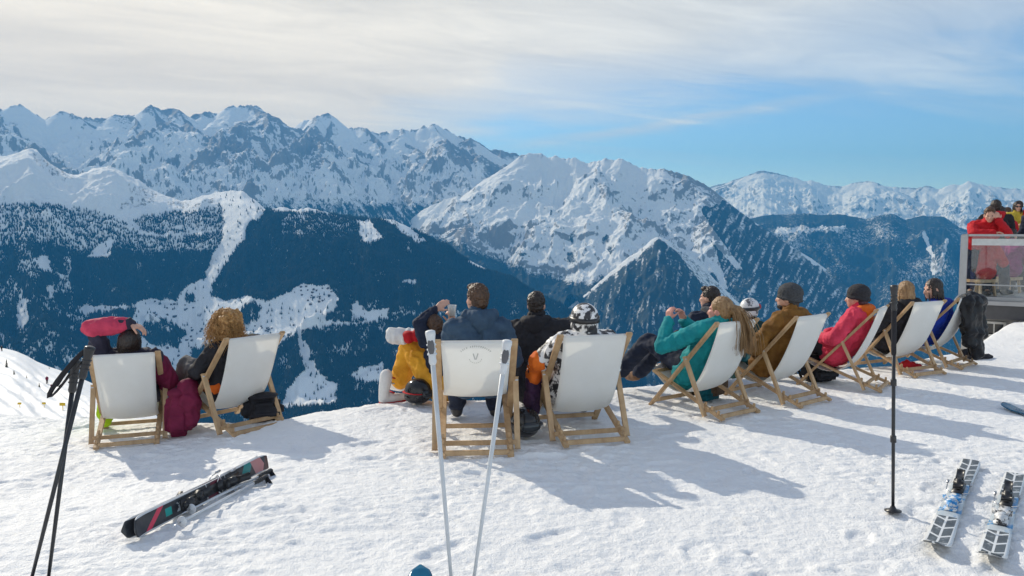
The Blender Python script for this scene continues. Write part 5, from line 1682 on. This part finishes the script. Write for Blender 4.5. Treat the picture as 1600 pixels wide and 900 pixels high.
# plum jacket hanging at the helmeted person's side
cm = chair_M('c4')
loose_garment('jacket', 'dark plum jacket hanging from the left side of the helmeted person’s chair', 'jacket',
    [(cm @ Vector((-0.34, 0.16, 0.36)), (0.06, 0.12, 0.11)), (cm @ Vector((-0.36, 0.14, 0.26)), (0.06, 0.13, 0.10)), (cm @ Vector((-0.36, 0.12, 0.18)), (0.055, 0.10, 0.08))], M_PLUM, 9)
# black jacket hanging over the back of the last chair
cm = chair_M('c10')
def J10(x, y, z): return cm @ Vector((x, y, z))
loose_garment('jacket', 'shiny black jacket draped over the back of the last deck chair', 'jacket',
    [(J10(0.10, -0.34, 0.76), (0.17, 0.12, 0.09))] + [(J10(x + dx_ * k, -0.36 - 0.003 * k + dy_, 0.74 - 0.062 * k), (0.085, 0.075 - 0.002 * k, 0.10)) for k in range(10) for x, dx_, dy_ in ((-0.10, 0.012, 0.0), (0.02, 0.010, -0.03), (0.13, 0.008, 0.0), (0.25, 0.004, -0.015)) if not (x > 0.2 and k > 6) and not (x < -0.05 and k > 7)],
    surf('shiny_black_nylon', (0.008, 0.009, 0.011), 0.42, (0.014, 0.014, 0.017), 12, 0.3, 60, spec=0.3), 15, fold=0.034, sm=8, fsc=7)
# black gloves heap on the snow by the last chair
p = ground_M(1536, 9.5, 0).translation
loose_garment('scarf', 'black scarf crumpled on the snow behind the last deck chair', 'scarf',
    [(p + Vector((-0.05, 0, 0.03)), (0.12, 0.08, 0.05)), (p + Vector((0.08, 0.02, 0.02)), (0.11, 0.07, 0.035)), (p + Vector((-0.14, 0.05, 0.05)), (0.08, 0.07, 0.06))], M_BLACKC, 19)
p = ground_M(1432, 8.75, 0).translation
loose_garment('jumper', 'red jumper lying on the snow under the chair behind the black pole', 'jumper',
    [(p + Vector((-0.06, 0, 0.05)), (0.09, 0.07, 0.06)), (p + Vector((0.04, 0.02, 0.04)), (0.07, 0.06, 0.045))], M_RED, 21)

def loose_helmet(label, px, y, yaw, mat, band=None, pitch=0.0):
    root = empty('ski_helmet', ground_M(px, y, yaw).translation + Vector((0, 0, 0.005)), R(yaw), label, 'ski helmet', 'ski helmets on the snow')
    rot = Matrix.Rotation(pitch, 3, 'X')
    bm = bmesh.new()
    ball(bm, (0, 0, 0.125), (0.112, 0.135, 0.118), rot, 4); ball(bm, (0, 0.02, 0.075), (0.110, 0.120, 0.070), rot, 3)
    fuse(bm, 'shell', mat, root, 0.008, 2)
    bm = bmesh.new()
    for x in (-0.055, -0.02, 0.02, 0.055):
        sweep(bm, [(x, 0.06, 0.232 - abs(x)), (x, 0.0, 0.243 - abs(x)), (x, -0.05, 0.235 - abs(x))], 0.007, 6)
    finish(bm, 'vent', M_GRIPGREY, root)
    bm = bmesh.new()
    ball(bm, (0, -0.115, 0.115), (0.085, 0.035, 0.045), rot, 3); fuse(bm, 'goggles', surf('smoke_lens', (0.03, 0.035, 0.04), 0.08), root, 0.007, 2)
    bm = bmesh.new()
    pts = [(0.117 * math.sin(a), 0.138 * math.cos(a), 0.118) for a in np.linspace(-2.4, 2.4, 24)]
    sweep(bm, pts, 0.018, 6, True, 0.25); finish(bm, 'strap', band or M_GRIPGREY, root)
    return root
loose_helmet('black ski helmet with goggles between the two centre deck chairs', 821, 5.80, 20, surf('gloss_black_shell', (0.012, 0.012, 0.014), 0.15, (0.02, 0.02, 0.022)))
loose_helmet('black ski helmet with a red strap beside the white ski boots', 652, 6.95, 60, surf('gloss_black_shell', (0.012, 0.012, 0.014), 0.15), M_RED)

def ski_boot(label, px, y, yaw):
    root = empty('ski_boot', ground_M(px, y, yaw).translation, R(yaw), label, 'ski boot', 'white and red ski boots')
    bm = bmesh.new()
    chain(bm, [(0, -0.06, 0.05), (0, 0.08, 0.05), (0, 0.17, 0.045)], [0.055, 0.052, 0.045]); chain(bm, [(0, -0.05, 0.07), (0, -0.045, 0.2)], [0.062, 0.062])
    fuse(bm, 'lower_shell', M_WHITEC, root, 0.008, 2)
    bm = bmesh.new(); chain(bm, [(0, -0.04, 0.18), (0, -0.02, 0.31)], [0.066, 0.072]); fuse(bm, 'cuff', M_WHITEC, root, 0.008, 2)
    bm = bmesh.new(); box(bm, (0, 0.05, 0.006), (0.075, 0.30, 0.020), bev=0.005); finish(bm, 'sole', M_RED, root)
    root.scale = (0.85, 0.85, 0.85)
    for k, (yy, zz, wv) in enumerate(((0.10, 0.085, 0.05), (0.04, 0.115, 0.055), (0.035, 0.22, 0.066), (0.045, 0.28, 0.07))):
        bm = bmesh.new(); bar(bm, (-wv, yy, zz), (wv, yy + 0.01, zz), 0.022, 0.012); finish(bm, 'buckle', M_RED if k % 2 else M_STEEL, root)
ski_boot('white and red ski boot standing on the snow edge', 604, 7.2, -60)

# plastic cup in the raised hand
def cup():
    w = ym @ YJ['wr']
    p = w + Vector((0.0, -0.015, 0.085))
    root = empty('plastic_cup', p, 0, 'clear plastic cup held up in a hand', 'cup')
    m, g, out = mat_new('clear_plastic')
    pb = g.n('ShaderNodeBsdfPrincipled', ins={'Base Color': (0.85, 0.87, 0.88, 1), 'Roughness': 0.15, 'Transmission Weight': 0.45, 'IOR': 1.2})
    g.link(pb.outputs[0], out.inputs['Surface'])
    bm = bmesh.new(); n = 20
    prof = [(0.030, 0.0), (0.043, 0.10), (0.0455, 0.102), (0.0415, 0.10), (0.0285, 0.003)]
    rings = [[bm.verts.new((r * math.cos(2 * math.pi * k / n), r * math.sin(2 * math.pi * k / n), z)) for k in range(n)] for r, z in prof]
    for a, b in zip(rings, rings[1:]):
        for k in range(n): bm.faces.new((a[k], a[(k + 1) % n], b[(k + 1) % n], b[k]))
    bm.faces.new(list(reversed(rings[0]))); bm.faces.new(rings[-1])
    finish(bm, 'wall', m, root)
    bm = bmesh.new(); sweep(bm, [(0, 0, 0.004), (0, 0, 0.055)], [0.0275, 0.034], n); finish(bm, 'drink', surf('pale_drink', (0.62, 0.60, 0.55), 0.2), root)
cup()

# faint crest printed on the canvas of the centre chair
def crest():
    c = CH['c3']
    cv = [o for o in c.children if o.name.startswith('canvas')][0]
    vs = np.array([v.co[:] for v in cv.data.vertices])
    def back_y(x, z):
        k = np.argmin((vs[:, 0] - x) ** 2 * 0.3 + (vs[:, 2] - z) ** 2 + (vs[:, 1] > -0.21) * 0.0)
        return vs[k, 1]
    ztop = 0.80
    bm = bmesh.new()
    rg = random.Random(2)
    prof = {}
    rows = vs.reshape(-1, 15, 3)[7:, 7]
    def yy(z): return float(np.interp(-z, -rows[:, 2], rows[:, 1])) - 0.0035
    def quad(x, z, w, h, a=0.0):
        ca, sa = math.cos(a), math.sin(a)
        q = []
        for u, v in ((-w, -h), (w, -h), (w, h), (-w, h)):
            px, pz = x + u * ca - v * sa, z + u * sa + v * ca
            q.append(bm.verts.new((px, yy(pz), pz)))
        bm.faces.new(q)
    cx, cz = -0.005, 0.700
    for k in range(16):                     # arc of worn lettering, too faint to read
        if k == 4: continue
        a = R(128 - k * 5.1)
        x, z = cx + 0.165 * math.cos(a), cz - 0.085 + 0.165 * math.sin(a)
        t = a - math.pi / 2
        quad(x, z, 0.0022, 0.0065, t)
        if rg.random() < 0.8: quad(x + 0.0035 * math.cos(t), z + 0.0035 * math.sin(t), 0.0030, 0.0016, t)
        if rg.random() < 0.6: quad(x + 0.0045 * math.cos(t) - 0.004 * math.sin(t), z + 0.0045 * math.sin(t) + 0.004 * math.cos(t), 0.0026, 0.0013, t)
    for s in (-1, 1):
        quad(cx + s * 0.010, cz + 0.005, 0.0042, 0.024, -s * 0.30)
        for k in range(6):
            a = R(200 + k * 20) if s < 0 else R(-20 - k * 20)
            quad(cx + 0.045 * math.cos(a), cz - 0.004 + 0.040 * math.sin(a), 0.0055, 0.0018, a + math.pi / 2)
    o = finish(bm, 'printed_crest', surf('faded_grey_ink', (0.60, 0.59, 0.55), 0.9), c, False)
crest()

# ------------------------------------------------------------------ the restaurant terrace on the right
def terrace():
    DZ = 0.52
    xl = at_depth(1499, 420, 12.0).x
    conc = surf('grey_concrete', (0.34, 0.33, 0.31), 0.9, (0.24, 0.235, 0.22), 2.2, 0.4, 30)
    dk = surf('dark_steel_beam', (0.06, 0.06, 0.065), 0.6)
    TA = R(-33)
    root = empty('terrace_building', (xl, 12.0, 0), TA, 'raised concrete restaurant terrace above the snow bank, with a small window in its base', 'terrace')
    bm = bmesh.new(); box(bm, (9.0, 7.0, DZ - 0.03), (18.1, 14.2, 0.06)); finish(bm, 'deck_floor', surf('pale_terrace_floor', (0.36, 0.36, 0.36), 0.9, (0.27, 0.27, 0.28), 1.5), root, False)
    bm = bmesh.new(); box(bm, (9.0, 7.0, DZ - 0.17), (18.0, 14.1, 0.215)); finish(bm, 'edge_beam', dk, root, False)
    # base wall with a window opening
    wx0, wx1, wz0, wz1 = 0.36, 0.62, -0.04, 0.14
    bm = bmesh.new()
    y0, yt = 0.35, 0.30
    zb, zt = -3.0, DZ - 0.28
    X0, X1 = 0.05, 17.9
    box(bm, ((X0 + wx0) / 2, y0 + yt / 2, (zb + zt) / 2), (wx0 - X0, yt, zt - zb))
    box(bm, ((wx1 + X1) / 2, y0 + yt / 2, (zb + zt) / 2), (X1 - wx1, yt, zt - zb))
    box(bm, ((wx0 + wx1) / 2, y0 + yt / 2, (zb + wz0) / 2), (wx1 - wx0, yt, wz0 - zb))
    box(bm, ((wx0 + wx1) / 2, y0 + yt / 2, (wz1 + zt) / 2), (wx1 - wx0, yt, zt - wz1))
    box(bm, (X0 + 0.15, y0 + yt + 6.5, (zb + zt) / 2), (0.30, 13.0, zt - zb))
    finish(bm, 'base_wall', conc, root, False)
    bm = bmesh.new()
    for s in (0, 1):
        box(bm, (wx0 - 0.012 if s == 0 else wx1 + 0.012, y0 - 0.012, (wz0 + wz1) / 2), (0.035, 0.03, wz1 - wz0 + 0.06), bev=0.002)
        box(bm, ((wx0 + wx1) / 2, y0 - 0.013, wz0 - 0.012 if s == 0 else wz1 + 0.012), (wx1 - wx0 - 0.012, 0.028, 0.035), bev=0.002)
    box(bm, ((wx0 + wx1) / 2, y0 + 0.03, (wz0 + wz1) / 2), (0.02, 0.02, wz1 - wz0))
    w = finish(bm, 'window_frame', surf('pale_window_frame', (0.62, 0.62, 0.60), 0.5), root, False)
    bm = bmesh.new(); box(bm, ((wx0 + wx1) / 2, y0 + 0.06, (wz0 + wz1) / 2), (wx1 - wx0, 0.01, wz1 - wz0))
    finish(bm, 'pane', surf('dark_window_glass', (0.02, 0.025, 0.03), 0.08), w, False)

    # glass balustrade
    rail = empty('glass_railing', (xl, 12.0, DZ), TA, 'glass railing with grey metal posts round the terrace edge', 'railing')
    alu = surf('grey_aluminium', (0.40, 0.41, 0.42), 0.4, (0.34, 0.35, 0.36), 8, metal=0.5)
    bm = bmesh.new(); box(bm, (0.05, 0.05, 0.50), (0.10, 0.09, 1.02), bev=0.004); finish(bm, 'corner_post', alu, rail, False)
    for px in (1.9, 3.8, 5.7, 7.6):
        bm = bmesh.new(); box(bm, (px, 0.05, 0.49), (0.05, 0.06, 0.98), bev=0.004); finish(bm, 'post', alu, rail, False)
    for py in (2.2, 4.4, 6.6, 8.8):
        bm = bmesh.new(); box(bm, (0.05, py, 0.49), (0.06, 0.05, 0.98), bev=0.004); finish(bm, 'post', alu, rail, False)
    bm = bmesh.new(); box(bm, (5.1, 0.05, 1.005), (10.0, 0.075, 0.035), bev=0.004); finish(bm, 'handrail', alu, rail, False)
    bm = bmesh.new(); box(bm, (0.05, 5.1, 1.005), (0.075, 10.0, 0.035), bev=0.004); finish(bm, 'handrail', alu, rail, False)
    bm = bmesh.new(); box(bm, (5.1, 0.05, 0.24), (10.0, 0.02, 0.02)); finish(bm, 'mid_wire', alu, rail, False)
    bm = bmesh.new(); box(bm, (5.1, 0.05, 0.03), (10.0, 0.05, 0.05)); finish(bm, 'bottom_rail', alu, rail, False)
    gm, g, out = mat_new('railing_glass')
    gl = g.n('ShaderNodeBsdfGlossy', ins={'Roughness': 0.03, 'Color': (0.9, 0.92, 0.92, 1)})
    tr = g.n('ShaderNodeBsdfTransparent', ins={'Color': (0.90, 0.93, 0.93, 1)})
    df = g.n('ShaderNodeBsdfDiffuse', ins={'Color': (0.7, 0.72, 0.72, 1)})
    mx = g.n('ShaderNodeMixShader', ins={0: 0.07, 1: tr.outputs[0], 2: gl.outputs[0]})
    mx2 = g.n('ShaderNodeMixShader', ins={0: 0.025, 1: mx.outputs[0], 2: df.outputs[0]})
    g.link(mx2.outputs[0], out.inputs['Surface'])
    bm = bmesh.new(); box(bm, (5.1, 0.065, 0.52), (9.9, 0.010, 0.92)); finish(bm, 'glass_pane', gm, rail, False)
    bm = bmesh.new(); box(bm, (0.065, 5.1, 0.52), (0.010, 9.9, 0.92)); finish(bm, 'glass_pane', gm, rail, False)
    fr = surf('frosted_band', (0.55, 0.57, 0.57), 0.6)
    bm = bmesh.new(); box(bm, (5.1, 0.055, 0.90), (9.9, 0.004, 0.10)); finish(bm, 'frosted_band', fr, rail, False)

    TG = 'people on the terrace'
    def TM(px, y, yaw):
        return Matrix.Translation(((px - 800) / 1200 * y, y, DZ + 0.003)) @ Matrix.Rotation(R(yaw), 4, 'Z')
    bend = dict(pelvis=(0, -0.28, 0.86), chest=(0, 0.00, 1.07), neck=(0, 0.10, 1.20), head=(0, 0.16, 1.32), sl=(-0.19, 0.04, 1.14), sr=(0.19, 0.04, 1.14), el=(-0.24, 0.24, 1.02), er=(0.24, 0.24, 1.02),
                wl=(-0.10, 0.24, 1.24), wr=(-0.02, 0.30, 1.04), hl=(0.2, -0.2, 1), kl=(-0.11, -0.22, 0.47), kr=(0.11, -0.22, 0.47), al=(-0.12, -0.30, 0.10), ar=(0.12, -0.30, 0.10), tl=(-0.13, -0.12, 0.05), tr=(0.13, -0.12, 0.05))
    r_, Lh, rot, j = person('brown haired person in red leaning on the glass railing, head on hand', TM(1538, 12.42, 165), standing(**bend), M_RED, M_NAVY, face=(0.2, 0.95, -0.2), jr=1.1, seed=201, eyes=True, group=TG, pn={'l': (0, -1, 0)}, voxel=0.009)
    hair(r_, Lh, rot, M_BROWNHAIR, 'short', 7)
    r_, Lh, rot, j = person('person in a black jacket behind the one leaning on the railing', TM(1553, 13.6, -20), standing(pelvis=(0, 0, 0.86), chest=(0, 0.0, 1.18), neck=(0, 0.02, 1.36), head=(0, 0.05, 1.49), sl=(-0.19, 0, 1.28), sr=(0.19, 0, 1.28)), M_BLACKC, M_BLACKC, hood=M_RED, seed=203, group=TG, voxel=0.01)
    hair(r_, Lh, rot, M_DARKHAIR, 'short', 8)
    sit = dict(pelvis=(0, 0, 0.42), chest=(0, 0.05, 0.70), neck=(0, 0.10, 0.86), head=(0, 0.14, 0.98), sl=(-0.19, 0.06, 0.78), sr=(0.19, 0.06, 0.78), el=(-0.25, 0.2, 0.55), er=(0.25, 0.2, 0.55), wl=(-0.1, 0.36, 0.5), wr=(0.1, 0.36, 0.5),
               kl=(-0.12, 0.40, 0.46), kr=(0.12, 0.40, 0.46), al=(-0.12, 0.42, 0.1), ar=(0.12, 0.42, 0.1), tl=(-0.12, 0.58, 0.05), tr=(0.12, 0.58, 0.05))
    for k, (px, y, yaw, jm, tm, lab) in enumerate(((1532, 12.7, -70, M_RED, M_NAVY, 'person in a red jacket sitting low behind the terrace glass'), (1572, 13.3, -60, cloth('magenta_cloth', (0.30, 0.02, 0.16), (0.20, 0.015, 0.11)), M_GREYC, 'person in a magenta jacket sitting behind the terrace glass'))):
        r_, Lh, rot, j = person(lab, TM(px, y, yaw), standing(**sit), jm, tm, jr=1.15, seed=210 + k, group=TG, voxel=0.01)
        hair(r_, Lh, rot, M_DARKHAIR, 'short', 9 + k)
        bm = bmesh.new(); box(bm, (0, -0.02, 0.25), (0.40, 0.40, 0.05), bev=0.005)
        st = empty('stool', TM(px, y, yaw).translation, R(yaw), ('wooden stool under the person in red behind the glass', 'wooden stool under the person in magenta')[k], 'stool', 'stools on the terrace')
        finish(bm, 'seat', M_WOOD, st, False)
        for sx in (-1, 1):
            for sy in (-1, 1):
                bm = bmesh.new(); bar(bm, (sx * 0.17, sy * 0.17 - 0.02, 0), (sx * 0.15, sy * 0.15 - 0.02, 0.224), 0.035, 0.035); finish(bm, 'leg', M_WOOD, st, False)
    r_, Lh, rot, j = person('woman in a mustard jacket and sunglasses standing on the terrace', TM(1585, 17.6, 165), standing(el=(-0.28, 0.12, 1.12), wl=(-0.06, 0.28, 1.20), er=(0.28, 0.1, 1.12), wr=(0.04, 0.28, 1.12)), M_PALEY, M_BLACKC, jr=1.15, seed=221, group=TG, eyes=True, voxel=0.01)
    hair(r_, Lh, rot, M_DARKHAIR, 'long', 12)
    bm = bmesh.new()
    for e in (-1, 1): ball(bm, Lh(e * 0.032, 0.088, 0.004), (0.030, 0.012, 0.022), rot, 2)
    sweep(bm, [Lh(-0.075, 0.03, 0.01), Lh(-0.06, 0.08, 0.008), Lh(0.06, 0.08, 0.008), Lh(0.075, 0.03, 0.01)], 0.004, 6)
    finish(bm, 'sunglasses', M_BLACK, r_)
    r_, Lh, rot, j = person('person in a black hat and black jacket at the back of the terrace', TM(1588, 20.2, 10), standing(pelvis=(0, 0, 0.97), chest=(0, 0, 1.36), neck=(0, 0, 1.56), head=(0, 0.03, 1.71), sl=(-0.2, 0, 1.47), sr=(0.2, 0, 1.47)), M_BLACKC, M_BLACKC, jr=1.15, seed=223, group=TG, voxel=0.01)
    beanie(r_, Lh, rot, _MATS['black_knit'])
    r_, Lh, rot, j = person('person with dark hair and a navy jacket, half hidden on the terrace', TM(1562, 19.5, 150), standing(pelvis=(0, 0, 0.86), chest=(0, 0, 1.2), neck=(0, 0, 1.4), head=(0, 0.03, 1.53), sl=(-0.2, 0, 1.31), sr=(0.2, 0, 1.31)), M_NAVY, M_BLACKC, jr=1.1, seed=225, group=TG, voxel=0.01)
    hair(r_, Lh, rot, M_DARKHAIR, 'short', 14)
    r_, Lh, rot, j = person('person in a red hooded jacket at the right edge of the photo, on the terrace', TM(1613, 17.5, 20), standing(pelvis=(0, 0, 1.0), chest=(0, 0, 1.42), neck=(0, 0, 1.64), head=(0, 0.03, 1.80), sl=(-0.2, 0, 1.52), sr=(0.2, 0, 1.52)), M_RED, M_BLACKC, jr=1.15, seed=227, group=TG, voxel=0.01)
    beanie(r_, Lh, rot, surf('red_knit', (0.45, 0.02, 0.03), 0.85, (0.3, 0.015, 0.02), 70, 0.5, 190))
    for px, y, yaw, jm, hm, lab, dz in ((1546, 15.2, 170, M_BLACKC, M_DARKHAIR, 'dark haired person in black facing the slope, at the back left of the terrace crowd', -0.10), (1560, 14.6, -15, M_RED, M_DARKHAIR, 'person in red seen from behind in the terrace crowd', -0.14),
                                (1609, 15.6, 30, M_NAVY, M_BROWNHAIR, 'brown haired person in navy at the right edge of the terrace crowd', -0.02), (1571, 20.0, 60, M_BLACKC, M_BROWNHAIR, 'brown haired person in black turned sideways in the terrace crowd', 0.0)):
        r_, Lh, rot, j = person(lab, TM(px, y, yaw), standing(pelvis=(0, 0, 0.88 + dz), chest=(0, 0, 1.22 + dz), neck=(0, 0, 1.41 + dz), head=(0, 0.03, 1.55 + dz), sl=(-0.2, 0, 1.33 + dz), sr=(0.2, 0, 1.33 + dz)), jm, M_BLACKC, hood=jm, jr=1.1, seed=int(px), group=TG, voxel=0.011)
        hair(r_, Lh, rot, hm, 'short', int(px))
terrace()

# ------------------------------------------------------------------ the piste on the left and the far village
def slope_point(px, py):
    me = bpy.data.objects['snow_slope'].data
    n = len(me.vertices); co = np.empty(n * 3, np.float32); me.vertices.foreach_get('co', co); co = co.reshape(-1, 3)
    qx, qy = np_pix(co[:, 0], co[:, 1], co[:, 2])
    k = int(np.argmin((qx - px) ** 2 + (qy - py) ** 2 * 1.5))
    return Vector(co[k].tolist())

def small_spruce(label, px, py, hpx):
    p = slope_point(px, py)
    h = hpx / 1200 * p.y
    root = empty('small_spruce', p - Vector((0, 0, 0.05)), 0, label, 'tree', 'small spruces on the piste side')
    bm = bmesh.new(); sweep(bm, [(0, 0, -0.1), (0, 0, h * 0.9)], [h * 0.03, h * 0.008], 7); finish(bm, 'trunk', surf('bark', (0.09, 0.06, 0.04), 0.9), root)
    bm = bmesh.new(); rg = random.Random(int(px))
    for i in range(230):
        t = rg.random() ** 0.8
        z = h * (0.06 + 0.94 * t); rr = h * 0.30 * (1 - t) ** 0.85 * rg.uniform(0.55, 1.05); a = rg.uniform(0, 6.283)
        q = Vector((rr * math.cos(a), rr * math.sin(a), z - rr * 0.35)); b = Vector((0, 0, z))
        w = h * 0.045
        s = Vector((-math.sin(a), math.cos(a), 0)) * w
        m = (q + b) / 2 + Vector((0, 0, h * 0.012))
        v = [bm.verts.new(x) for x in (b, m + s, q, m - s)]
        bm.faces.new(v)
    finish(bm, 'crown', surf('spruce_green', (0.022, 0.040, 0.024), 0.9, (0.045, 0.06, 0.035), 3), root, False)
small_spruce('tallest small spruce on the left snow slope', 10, 574, 14)
small_spruce('second small spruce down the left snow slope', 22, 585, 9)
small_spruce('third small spruce, a low bush on the left snow slope', 42, 591, 6)
small_spruce('lowest small spruce on the left snow slope, beside the skier', 62, 605, 9)
small_spruce('tiny spruce on the skyline of the left snow slope', 77, 576, 4)

def far_skier(label, px, py, hpx, jm):
    p = slope_point(px, py)
    k = (hpx / 1200 * p.y) / 1.75
    Mx = Matrix.Translation(p) @ Matrix.Rotation(R(40), 4, 'Z') @ Matrix.Scale(k, 4)
    person(label, Mx, standing(kl=(-0.11, 0.12, 0.50), kr=(0.11, 0.12, 0.50)), jm, M_BLACKC, seed=int(px), group='skiers on the left slope', voxel=0.02, hands=False)
far_skier('distant skier in a pinkish jacket on the left slope', 74, 600, 13, M_BURG)
far_skier('distant skier in dark clothes, on the skyline of the left slope', 3, 549, 9, M_BLACKC)
far_skier('distant skier in a dark red jacket just below the other one', 81, 607, 8, M_BURG)

def marker(px, py, hpx, label):
    p = slope_point(px, py)
    h = hpx / 1200 * p.y
    root = empty('piste_marker', p, 0, label, 'piste marker', 'yellow piste markers')
    ym_ = surf('yellow_marker', (0.75, 0.50, 0.02), 0.6)
    bm = bmesh.new(); sweep(bm, [(0, 0, -0.2), (0, 0, h)], h * 0.05, 8); finish(bm, 'stake', ym_, root)
    bm = bmesh.new(); box(bm, (0, -h * 0.07, h * 0.80), (h * 0.75, h * 0.06, h * 0.40), bev=h * 0.01); finish(bm, 'board', ym_, root)
marker(31, 636, 8, 'yellow piste marker, leftmost of three below the left slope')
marker(69, 636, 8, 'yellow piste marker, middle one of three below the left slope')
marker(98, 640, 12, 'yellow piste marker seen behind the crossed black poles, largest of three')

def village():
    if 'H' not in globals():
        return
    az, t, X, Y, Z, PX, PY, _ = H
    i0 = int(np.searchsorted(t, 0.0)) + 4
    px, py = PX[i0:].ravel(), PY[i0:].ravel()
    P = np.stack([X[i0:].ravel(), Y[i0:].ravel(), Z[i0:].ravel()], -1)
    rg = random.Random(5)
    wall = surf('dark_chalet_timber', (0.06, 0.035, 0.02), 0.9, (0.10, 0.06, 0.035), 0.3)
    roof = surf('snowy_roof', (0.80, 0.81, 0.83), 0.8)
    root0 = None
    spots = []
    for poly, n in (([(470, 447), (512, 449), (524, 462), (486, 478), (470, 462)], 26), ([(362, 506), (470, 506), (478, 522), (380, 532)], 34), ([(228, 520), (330, 505), (345, 545), (250, 585)], 30), ([(240, 470), (300, 462), (310, 495), (240, 498)], 14)):
        xs = [q[0] for q in poly]; ys = [q[1] for q in poly]; k = 0
        while k < n:
            a, b = rg.uniform(min(xs), max(xs)), rg.uniform(min(ys), max(ys))
            if not in_poly(np.array([a]), np.array([b]), poly)[0] or not clear_mask(np.array([a]), np.array([b]))[0]:
                k += 0.2; continue
            spots.append((a, b)); k += 1
    for a, b in spots:
        i = int(np.argmin((px - a) ** 2 + (py - b) ** 2))
        p = Vector(P[i].tolist())
        if root0 is None:
            root0 = empty('chalet', (0, 0, 0), 0, 'small dark timber chalet with a snow covered roof on the meadows across the valley', 'chalet', 'chalets of the far village')
            bm = bmesh.new(); w, d, h = 11, 9, 6
            v = [bm.verts.new(q) for q in ((-w / 2, -d / 2, -3), (w / 2, -d / 2, -3), (w / 2, d / 2, -3), (-w / 2, d / 2, -3), (-w / 2, -d / 2, h), (w / 2, -d / 2, h), (w / 2, d / 2, h), (-w / 2, d / 2, h), (0, -d / 2, h + 3), (0, d / 2, h + 3))]
            for f in ((0, 1, 5, 8, 4), (2, 3, 7, 9, 6), (1, 2, 6, 5), (3, 0, 4, 7), (0, 3, 2, 1)):
                bm.faces.new([v[k] for k in f])
            finish(bm, 'wall', wall, root0, False)
            bm = bmesh.new()
            for s in (-1, 1):
                bar(bm, (s * 3.2, -d / 2 - 1, h + 1.75), (s * 3.2, d / 2 + 1, h + 1.75), 7.2, 0.7, Vector((s * -0.48, 0, 0.88)).cross(Vector((0, 1, 0))) * 0 + Vector((s * -0.48, 0, 0.88)), 0)
            finish(bm, 'roof', roof, root0, False)
            o = root0
        else:
            o = copy_thing(root0)
        o.location = p
        o.rotation_euler = (0, 0, R(rg.choice((0, 20, -25, 80)) + rg.uniform(-15, 15)))
        sc = rg.uniform(0.5, 0.95); o.scale = (sc, sc, sc)
village()
